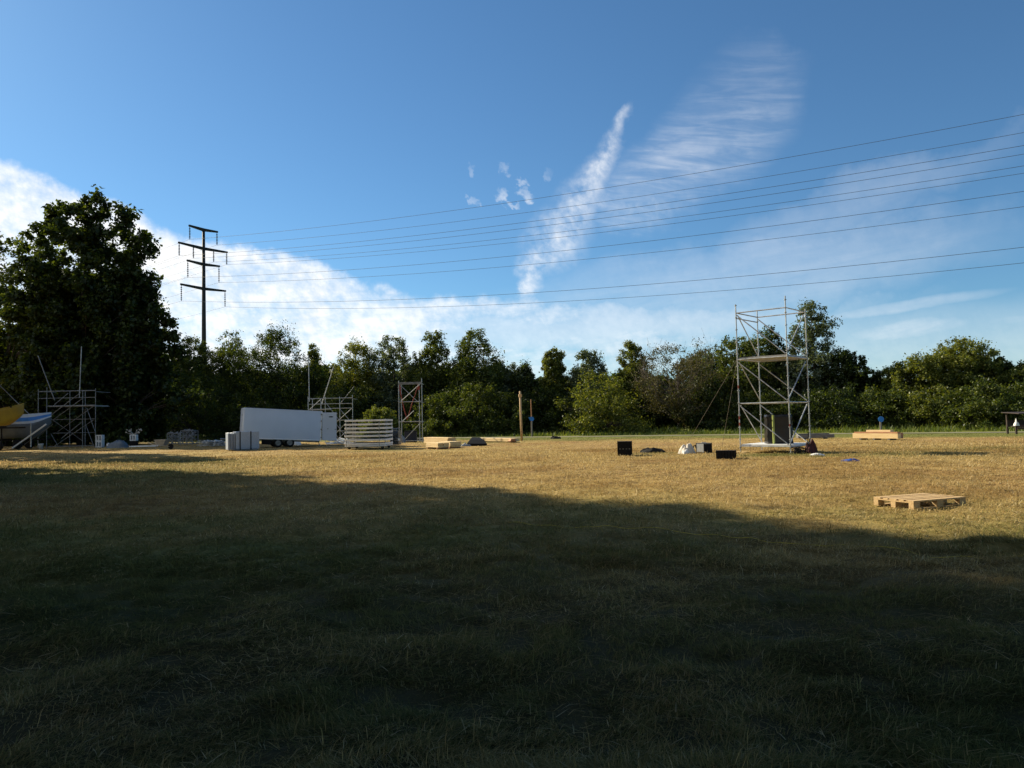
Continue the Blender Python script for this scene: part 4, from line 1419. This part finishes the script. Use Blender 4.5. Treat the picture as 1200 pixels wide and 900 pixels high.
# left, in the shade of the tall trees
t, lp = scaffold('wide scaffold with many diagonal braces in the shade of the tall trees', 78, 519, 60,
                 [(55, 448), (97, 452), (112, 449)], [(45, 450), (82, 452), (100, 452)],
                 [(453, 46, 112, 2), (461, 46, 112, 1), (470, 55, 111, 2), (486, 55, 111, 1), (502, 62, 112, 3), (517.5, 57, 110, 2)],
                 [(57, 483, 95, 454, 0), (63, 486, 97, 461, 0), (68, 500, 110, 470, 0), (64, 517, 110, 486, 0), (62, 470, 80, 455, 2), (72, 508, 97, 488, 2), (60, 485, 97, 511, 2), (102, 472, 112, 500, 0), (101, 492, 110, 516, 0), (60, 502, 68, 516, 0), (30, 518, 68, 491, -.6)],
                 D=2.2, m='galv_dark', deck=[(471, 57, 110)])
tubeobj('pole', t, lp(64, 463, 1), lp(44.5, 411, 1), .035, M['galv_dark'])
tubeobj('pole', t, lp(93, 460, .5), lp(95.5, 400, .5), .035, M['galv'])
tubeobj('pole', t, lp(45, 488, -.2), lp(-2, 442, -.2), .03, M['galv_dark'])
tubeobj('ladder_post', t, lp(47.5, 517, -1.2), lp(47.5, 490, -1.2), .05, M['galv'])
tubeobj('stair_stringer', t, lp(27, 518.5, -1.3), lp(66, 491, -1.3), .06, M['alu'])

# middle, behind the trailer
t, lp = scaffold('small scaffold with pale guard rails behind the open trailer door', 388, 517, 62,
                 [(361, 464), (381, 464), (398, 464)], [(366, 466), (376, 466), (413, 462)],
                 [(466.5, 361, 413, 2), (473, 361, 413, 1), (479, 361, 381, 2), (478, 381, 413, 3), (492, 381, 413, 2), (505, 362, 412, 3)],
                 [(363, 479, 376, 467, 2), (381, 470, 398, 492, 0), (398, 478, 410, 492, 0), (392, 496, 412, 478, 2), (391, 492, 409, 516, 0), (391, 510, 405, 495, 2), (381, 492, 398, 514, 0), (395, 516, 412, 497, 0)],
                 D=2.0, m='galv', deck=[(480, 362, 380)])
tubeobj('pole', t, lp(362.5, 470, .3), lp(361.5, 415, .3), .035, M['galv'])
tubeobj('pole', t, lp(377, 473, .3), lp(391, 429, .3), .04, M['galv'])
tubeobj('pole', t, lp(399, 472, 1.2), lp(415, 452, 1.2), .025, M['galv_dark'])

# tower with red straps
t, lp = scaffold('slim scaffold tower hung with red straps, right of the stacked decks', 480, 516, 56,
                 [(467, 444), (494, 441)], [(470, 447), (491, 447)],
                 [(447, 467, 493, 2), (468.8, 467, 493, 2), (492, 467, 493, 2), (514.5, 467, 494, 2)],
                 [(471, 467, 493, 447, 0), (471, 451, 490, 469, 1.9), (472, 491, 485, 479, 0), (473, 514, 493, 493, 0)],
                 D=1.9, m='galv', r=.03)
MB().box((lp(467.5, 446.8).x + .95 * 0 + (lp(493, 446.8).x - lp(467, 446.8).x) / 2, -.02, lp(480, 446.8).z), ((lp(493, 446.8) - lp(467, 446.8)).x, .05, .18)).build('top_beam', M['galv_dark'], t)
L0 = AT(480, 516, 56)
pts = [(468.5, 450), (469.2, 459), (471.5, 470), (474, 481), (477.2, 491.5)]
pts2 = [(490.5, 449), (487, 461), (483, 472), (480, 483), (477.2, 491.5)]
for lab, pp, rr in (('left slack red strap hanging inside the slim scaffold tower', pts, (.035, .045, .035, .045, .04)), ('right slack red strap hanging inside the slim scaffold tower', pts2, (.025, .03, .04, .035, .04))):
    mb = MB().path([AT(x, y, 57.0) - Vector((L0.x, 57.0, 0)) for x, y in pp], list(rr), 6)
    o = thing('red_strap', lab, 'strap', (L0.x, 57.0, 0), 0, 'red straps in the slim scaffold tower')
    mb.build('webbing', M['red'], o)
    e = AT(*pp[0], 57.0) - Vector((L0.x, 57.0, 0))
    MB().box(e + Vector((0, -.02, -.35)), (.16, .08, .3), bev=.01).build('ratchet', M['red'], o)
e = AT(481, 515, 56.6); k = 56.6 / F_PX
o = thing('dark_box', 'dark navy box under the slim scaffold tower', 'box', (e.x, 56.6, 0), R(3))
MB().box((0, .4, 6.2 * k), (14 * k, .8, 12.4 * k), bev=.02).build('body', M['navy'], o)
MB().box((0, .4, 12.6 * k), (14.4 * k, .84, .06), bev=.01).build('lid', M['black'], o)
e = AT(471, 513.5, 56.0)
tag(mound(.55, .5, .5, 90).build('grey_sack', M['grey'], None, (e.x, 55.8, 0), smooth=True), 'grey sack beside the navy box under the slim scaffold tower', 'sack')
o = MB().box((0, 0, .10), (3.2, .3, .09), Euler((0, .02, 0)), bev=.01).box((.2, .4, .06), (2.6, .25, .09), bev=.01)
e = G(505, 515.8)
tag(o.build('beam', M['wood_grey'], None, (e.x, e.y, 0)), 'dark long beam lying behind the timber bundles', 'timber')

# ------------------------------------------------------------ things in the shade on the left
def breeze_block(label, px, base_y, w, h, z=0.0, y=60.0, group='white hollow blocks by the left scaffold'):
    p = AT(px, base_y, y); k = y / F_PX
    o = thing('hollow_block', label, 'block', (p.x, y, z), 0, group)
    W, H = w * k, h * k
    mb = MB()
    a = W * .16
    mb.box((-W / 2 + a / 2, 0, H / 2), (a, .4, H)).box((W / 2 - a / 2, 0, H / 2), (a, .4, H)).box((0, 0, H / 2), (a, .4, H))
    mb.box((-W * .21, 0, H * .07), (W * .27, .38, H * .14)).box((W * .21, 0, H * .07), (W * .27, .38, H * .14)).box((-W * .21, 0, H * .93), (W * .27, .38, H * .14)).box((W * .21, 0, H * .93), (W * .27, .38, H * .14))
    mb.build('shell', M['white'], o)
    MB().box((0, .12, H / 2), (W * .9, .05, H * .8)).build('back', M['black'], o)
    return o


k = 60 / F_PX
breeze_block('lower white hollow block of the pair beside the left scaffold', 117.2, 518, 7.2, 7.2)
breeze_block('upper white hollow block of the pair beside the left scaffold', 117.2, 518, 7.2, 7.2, 7.3 * k)
o = thing('block_stand', 'dark stand with twigs on it carrying a white hollow block', 'stand', (AT(157, 518, 60).x, 60, 0), 0)
MB().box((0, 0, 3.4 * k), (7 * k, .4, 6.8 * k), bev=.01).build('box', M['black'], o)
breeze_block('single white hollow block raised on a dark stand', 157, 518, 7, 7.2, 6.85 * k)
rng = random.Random(8)
mb = MB()
for j in range(16):
    a = rng.uniform(0, 6.28); l = rng.uniform(.3, .75)
    mb.tube((0, 0, 0), (l * math.cos(a), .3 * l * math.sin(a), rng.uniform(.05, .5)), .012, 5, .004)
    mb.box((l * math.cos(a), .3 * l * math.sin(a), rng.uniform(.1, .4)), (.1, .05, .05), Euler((a, a, 0)))
tag(mb.build('dry_twigs', M['cloth'], None, (AT(157, 518, 60).x, 60, 14.2 * k)), 'tuft of dry pale twigs lying on the raised hollow block', 'twigs')
p = AT(127.3, 514, 60)
tag(MB().box((0, 0, .14), (.24, .22, .28), bev=.03).box((0, 0, .30), (.10, .10, .05), bev=.01).build('canister', M['white'], None, (p.x, 60, 0)), 'small white canister between the hollow blocks', 'canister')
p = AT(139, 521.5, 58)
tag(mound(1.5, .9, .55, 95, rough=.4).build('grey_tarp', M['boatgrey'], None, (p.x, 58, 0), smooth=True), 'low heap under a grey tarp between the hollow blocks', 'heap')
# aluminium ladder on the grass
p = G(167, 524); k = p.y / F_PX
o = thing('ladder', 'aluminium ladder lying on the shaded grass left of the wheelbarrow', 'ladder', (p.x, p.y, .02), R(5))
for y in (0, .42):
    MB().box((0, y, .05), (30 * k, .03, .075)).build('rail', M['alu'], o)
for j in range(9):
    MB().tube((-13 * k + j * 26 * k / 8, .02, .05), (-13 * k + j * 26 * k / 8, .40, .05), .016, 6).build('rung', M['alu'], o)
# wheelbarrow
p = G(190, 526.5); k = p.y / F_PX
o = thing('wheelbarrow', 'silver wheelbarrow standing in the shade left of the fence panels', 'wheelbarrow', (p.x, p.y, 0), R(-12))
top = [(-.42, -.32), (.48, -.30), (.48, .30), (-.42, .32)]; bot = [(-.18, -.20), (.22, -.18), (.22, .18), (-.18, .20)]
mb = MB()
mb.rings([[(x, y, .26) for x, y in bot], [(x, y, .66) for x, y in top], [(x * .96, y * .95, .66) for x, y in top], [(x * .9, y * .9, .29) for x, y in bot]])
mb.build('tray', mat('dull_sheet_metal', (.26, .29, .32), (.2, .22, .25), .5, .1, 4), o)
for y in (-.22, .22):
    MB().path([(.60, y * .3, .18), (0, y, .27), (-.55, y * 1.2, .34), (-.85, y * 1.25, .46)], .018, 6).build('handle', M['galv'], o)
    MB().path([(-.25, y, .30), (-.34, y, .0)], .018, 6).build('leg', M['galv_dark'], o)
w = MB().rings([[(.66 + r * math.cos(a), yy, .18 + r * math.sin(a)) for a in [2 * math.pi * q / 20 for q in range(20)]] for r, yy in ((.08, -.035), (.18, -.04), (.19, 0), (.18, .04), (.08, .035))])
w.build('wheel', M['rubber'], o)


def mesh_crate(label, px, py, w, d, h, rz, seed, y=None):
    g = G(px, py) if y is None else AT(px, py, y)
    o = thing('mesh_crate', label, 'crate', (g.x, g.y, 0), rz, 'mesh crates of scaffold fittings')
    f = MB()
    for x in (-w / 2, w / 2):
        for yy in (0, d):
            f.tube((x, yy, 0), (x, yy, h), .025, 6)
    for z in (.12, h):
        f.tube((-w / 2, 0, z), (w / 2, 0, z), .022, 6).tube((-w / 2, d, z), (w / 2, d, z), .022, 6).tube((-w / 2, 0, z), (-w / 2, d, z), .022, 6).tube((w / 2, 0, z), (w / 2, d, z), .022, 6)
    f.build('frame', M['galv_dark'], o)
    g_ = MB()
    nx = int(w / .12)
    for i in range(1, nx):
        x = -w / 2 + i * w / nx
        g_.tube((x, -.005, .12), (x, -.005, h), .005, 4)
    for j in range(1, 6):
        z = .12 + j * (h - .12) / 6
        g_.tube((-w / 2, -.005, z), (w / 2, -.005, z), .005, 4)
    g_.build('wire_mesh', M['galv_dark'], o)
    rng = random.Random(seed)
    c = MB()
    for i in range(120):
        p = Vector((rng.uniform(-w * .45, w * .45), rng.uniform(.05, d - .05), rng.uniform(.14, h * 1.08)))
        q = Vector((rng.uniform(-1, 1), rng.uniform(-1, 1), rng.uniform(-1, 1))).normalized() * rng.uniform(.04, .12)
        c.tube(p - q, p + q, rng.uniform(.02, .035), 5)
    cc = c.build('fittings', M['galv_dark'], o); cc['kind'] = 'stuff'
    return o


mesh_crate('left mesh crate heaped with scaffold fittings, behind the wheelbarrow', 203, 521.5, .95, .9, .95, R(4), 1)
mesh_crate('right mesh crate heaped with scaffold fittings, behind the wheelbarrow', 218.5, 522, .95, .9, 1.15, R(-5), 2)


def tube_heap(label, px, py, w, d, h, seed, L=1.6, m='galv', n=46):
    g = G(px, py)
    o = thing('tube_heap', label, 'heap', (g.x, g.y, 0), 0, 'heaps of scaffold parts in the shade')
    rng = random.Random(seed)
    c = MB(); b = MB()
    for i in range(n):
        p = Vector((rng.uniform(-w / 2, w / 2), rng.uniform(0, d), rng.uniform(.04, h)))
        a = rng.gauss(0, .5); q = Vector((math.cos(a), math.sin(a), rng.gauss(0, .12))).normalized() * L * .5 * rng.uniform(.3, 1)
        q.z = max(-p.z + .03, min(q.z, p.z - .03)) if p.z > .05 else 0
        c.tube(p - q, p + q, .024, 6)
        b.box(p + Vector((0, -.1, .02)), (.10, .08, .08), Euler((a, a * 2, a)))
    c.build('tubes', M[m], o)['kind'] = 'stuff'
    b.build('couplers', M['white'], o)['kind'] = 'stuff'
    return o


tube_heap('low heap of scaffold tubes and couplers left of the fence panels', 248, 523.5, 1.3, .8, .42, 3)
tube_heap('flat heap of scaffold tubes between trailer door and stacked decks', 397, 521, 1.0, 1.5, .35, 4, L=1.9, m='alu', n=26)

# boats on trailers at the left edge
def boat(label, bow_px, bow_top, bottom, y, L, W, hull, stripe, rz, kind):
    """bow points right; origin below the bow"""
    k = y / F_PX
    p = AT(bow_px, bottom, y)
    zb = AT(bow_px - 12, bottom, y).z
    zt = AT(bow_px, bow_top, y).z
    o = thing('boat', label, 'boat', (p.x, y, 0), rz, 'boats on trailers at the left edge')
    st = []
    H = zt - zb
    for i in range(15):
        s_ = i / 14
        x = -L * s_
        wd = W / 2 * min(1, (s_ * 2.6) ** .6 + .03)
        sheer = zb + H * (1 - (.08 if stripe else .34) * min(1, s_ * 2.4) ** .7)
        keel = zb + H * .55 * max(0, 1 - s_ * 4) ** 1.4
        st.append((x, wd, sheer, keel))
    def ring(x, wd, sh, ke, f0, f1):
        a = []
        for j in range(7):
            f = f0 + (f1 - f0) * j / 6
            a.append((x, -wd * (.35 + .65 * f ** .6), ke + (sh - ke) * f))
        for j in range(6, -1, -1):
            f = f0 + (f1 - f0) * j / 6
            a.append((x, wd * (.35 + .65 * f ** .6), ke + (sh - ke) * f))
        return a
    if stripe:
        MB().rings([ring(*s_, 0, .60) for s_ in st]).build('hull', M['boatgrey'], o, smooth=True)
        MB().rings([ring(*s_, .601, .70) for s_ in st]).build('lower_stripe', M['bluewhite'], o)
        MB().rings([ring(*s_, .701, .86) for s_ in st]).build('blue_stripe', M['boatblue'], o)
        MB().rings([ring(*s_, .861, 1) for s_ in st]).build('gunwale', M['bluewhite'], o)
    else:
        MB().rings([ring(*s_, 0, 1) for s_ in st]).build('hull', M[hull], o, smooth=True)
        MB().rings([[(x, -w_ - .015, h_ - .05), (x, w_ + .015, h_ - .05), (x, w_ + .015, h_ + .02), (x, -w_ - .015, h_ + .02)] for x, w_, h_, _ in st]).build('gunwale', M[hull], o)
        MB().tube((-.55, -W * .36, zb + H * .84), (-.55, -W * .40, zb + H * .84), .06, 10).build('tow_eye', M['black'], o)
    tr = thing('boat_trailer', 'dark trailer under the ' + kind, 'trailer', (p.x, y, 0), rz, 'boat trailers at the left edge')
    MB().box((-L * .5, -W * .25, zb - .14), (L * .95, .08, .10)).box((-L * .5, W * .25, zb - .14), (L * .95, .08, .10)).box((-L * .3, 0, zb - .07), (.08, W * .7, .10)).box((-L * .7, 0, zb - .07), (.08, W * .7, .10)).build('frame', M['black'], tr)
    for x in (-L * .35, -L * .75):
        for yy in (-W * .3, W * .3):
            MB().tube((x, yy, .28), (x, yy, zb - .12), .05, 8).build('support', M['black'], tr)
    for yy in (-W * .42, W * .42):
        MB().rings([[(-L * .42 + r * math.cos(a), yy + d_, .36 + r * math.sin(a)) for a in [2 * math.pi * q / 22 for q in range(22)]] for r, d_ in ((.16, -.1), (.34, -.11), (.36, 0), (.34, .11), (.16, .1))]).build('wheel', M['rubber'], tr, smooth=True)
    return o


boat('yellow boat hull with upturned bow at the left edge', 28, 472.5, 499, 55, 5.2, 1.7, 'yellow', False, R(4), 'yellow boat')
boat('white boat with a blue stripe behind the yellow hull', 60, 483, 513, 60, 5.0, 1.9, 'boatgrey', True, R(3), 'blue striped boat')
p = AT(48, 518, 58)
o = thing('white_bucket', 'white bucket standing below the bow of the blue striped boat', 'bucket', (p.x, 58, 0))
MB().rings([[(r * math.cos(a), r * math.sin(a), z) for a in [2 * math.pi * q / 18 for q in range(18)]] for r, z in ((.13, 0), (.17, .38), (.185, .39), (.185, .42), (.15, .42), (.12, .05))]).build('body', M['white'], o, smooth=True)
MB().path([(-.17, 0, .40), (-.13, -.12, .33), (0, -.19, .30), (.13, -.12, .33), (.17, 0, .40)], .008, 5).build('handle', M['galv'], o)

# ------------------------------------------------------------ pylon and its conductors
def build_pylon():
    Y = 170.0
    b = AT(239, 412, Y); tp = AT(234, 268, Y)
    P0 = Vector((b.x, Y, 0))
    ldir = Vector((.85, -.527, 0)).normalized()
    adir = Vector((.527, .85, 0)).normalized()
    H = tp.z
    t = thing('pylon', 'tall steel power pylon with four cross arms behind the trees', 'pylon', P0, 0)
    MB().path([(0, 0, -.1), (0, 0, H * .5), (0, 0, H)], [.58, .46, .30], 14).build('mast', M['pylon'], t, smooth=True)
    attach = []
    # (height in photo at the mast, half width left/right in metres, insulator length m, extra inner)
    for py, half, ins, inner in ((269.5, 3.7, 2.9, None), (291.5, 6.3, 2.7, 2.6), (310.0, 4.2, 3.6, None), (338.5, 5.8, 3.5, None)):
        z = AT(234 + (py - 268) * .035, py, Y).z
        mb = MB()
        for s_ in (-1, 1):
            e = adir * (half * s_)
            a = [Vector((0, 0, z)) + ldir * dx + Vector((0, 0, dz)) for dx, dz in ((-.30, -.30), (.30, -.30), (.30, .30), (-.30, .30))]
            c = [e + Vector((0, 0, z + .25)) + ldir * dx + Vector((0, 0, dz)) for dx, dz in ((-.18, -.18), (.18, -.18), (.18, .18), (-.18, .18))]
            mb.rings([a, c])
        mb.build('cross_arm', M['pylon'], t)
        offs = [-half + .2, half - .2] + ([-inner, inner] if inner else [])
        for o_ in offs:
            p = adir * o_ + Vector((0, 0, z + .1))
            im = MB().tube(p, p - Vector((0, 0, ins)), .07, 6)
            for q in range(7):
                c = p - Vector((0, 0, ins * (.15 + .12 * q)))
                im.tube(c, c - Vector((0, 0, .10)), .19, 8)
            im.build('insulator', M['pylon'], t)
            attach.append((P0 + p - Vector((0, 0, ins)), py, o_))
    nm = {269.5: 'top', 291.5: 'second', 310.0: 'third', 338.5: 'lowest'}
    SAG = {269.5: 7.1, 291.5: 7.4, 310.0: 7.6, 338.5: 8.9}
    for p, py, o_ in attach:
        pts = []
        for i in range(-24, 49):
            s_ = i / 48
            L = 300.0
            if s_ >= 0:
                q = p + ldir * (L * s_); q.z = p.z - SAG[py] * 4 * s_ * (1 - s_)
            else:
                u = -s_ * 2
                q = p - ldir * (260 * u); q.z = p.z - 5.5 * 4 * u * (1 - u)
            pts.append(q)
        side = 'near' if o_ < 0 else 'far'
        if py == 291.5:
            side = ('outer ' if abs(o_) > 4 else 'inner ') + side
        ob = MB().path(pts, .027, 5).build('power_cable', M['wire'], None, smooth=True)
        tag(ob, f'power cable hung from the {side} end of the {nm[py]} pylon cross arm' if 'inner' not in side else f'power cable hung halfway along the {side[6:]} half of the second pylon cross arm', 'power cable', 'power cables crossing the sky')


build_pylon()
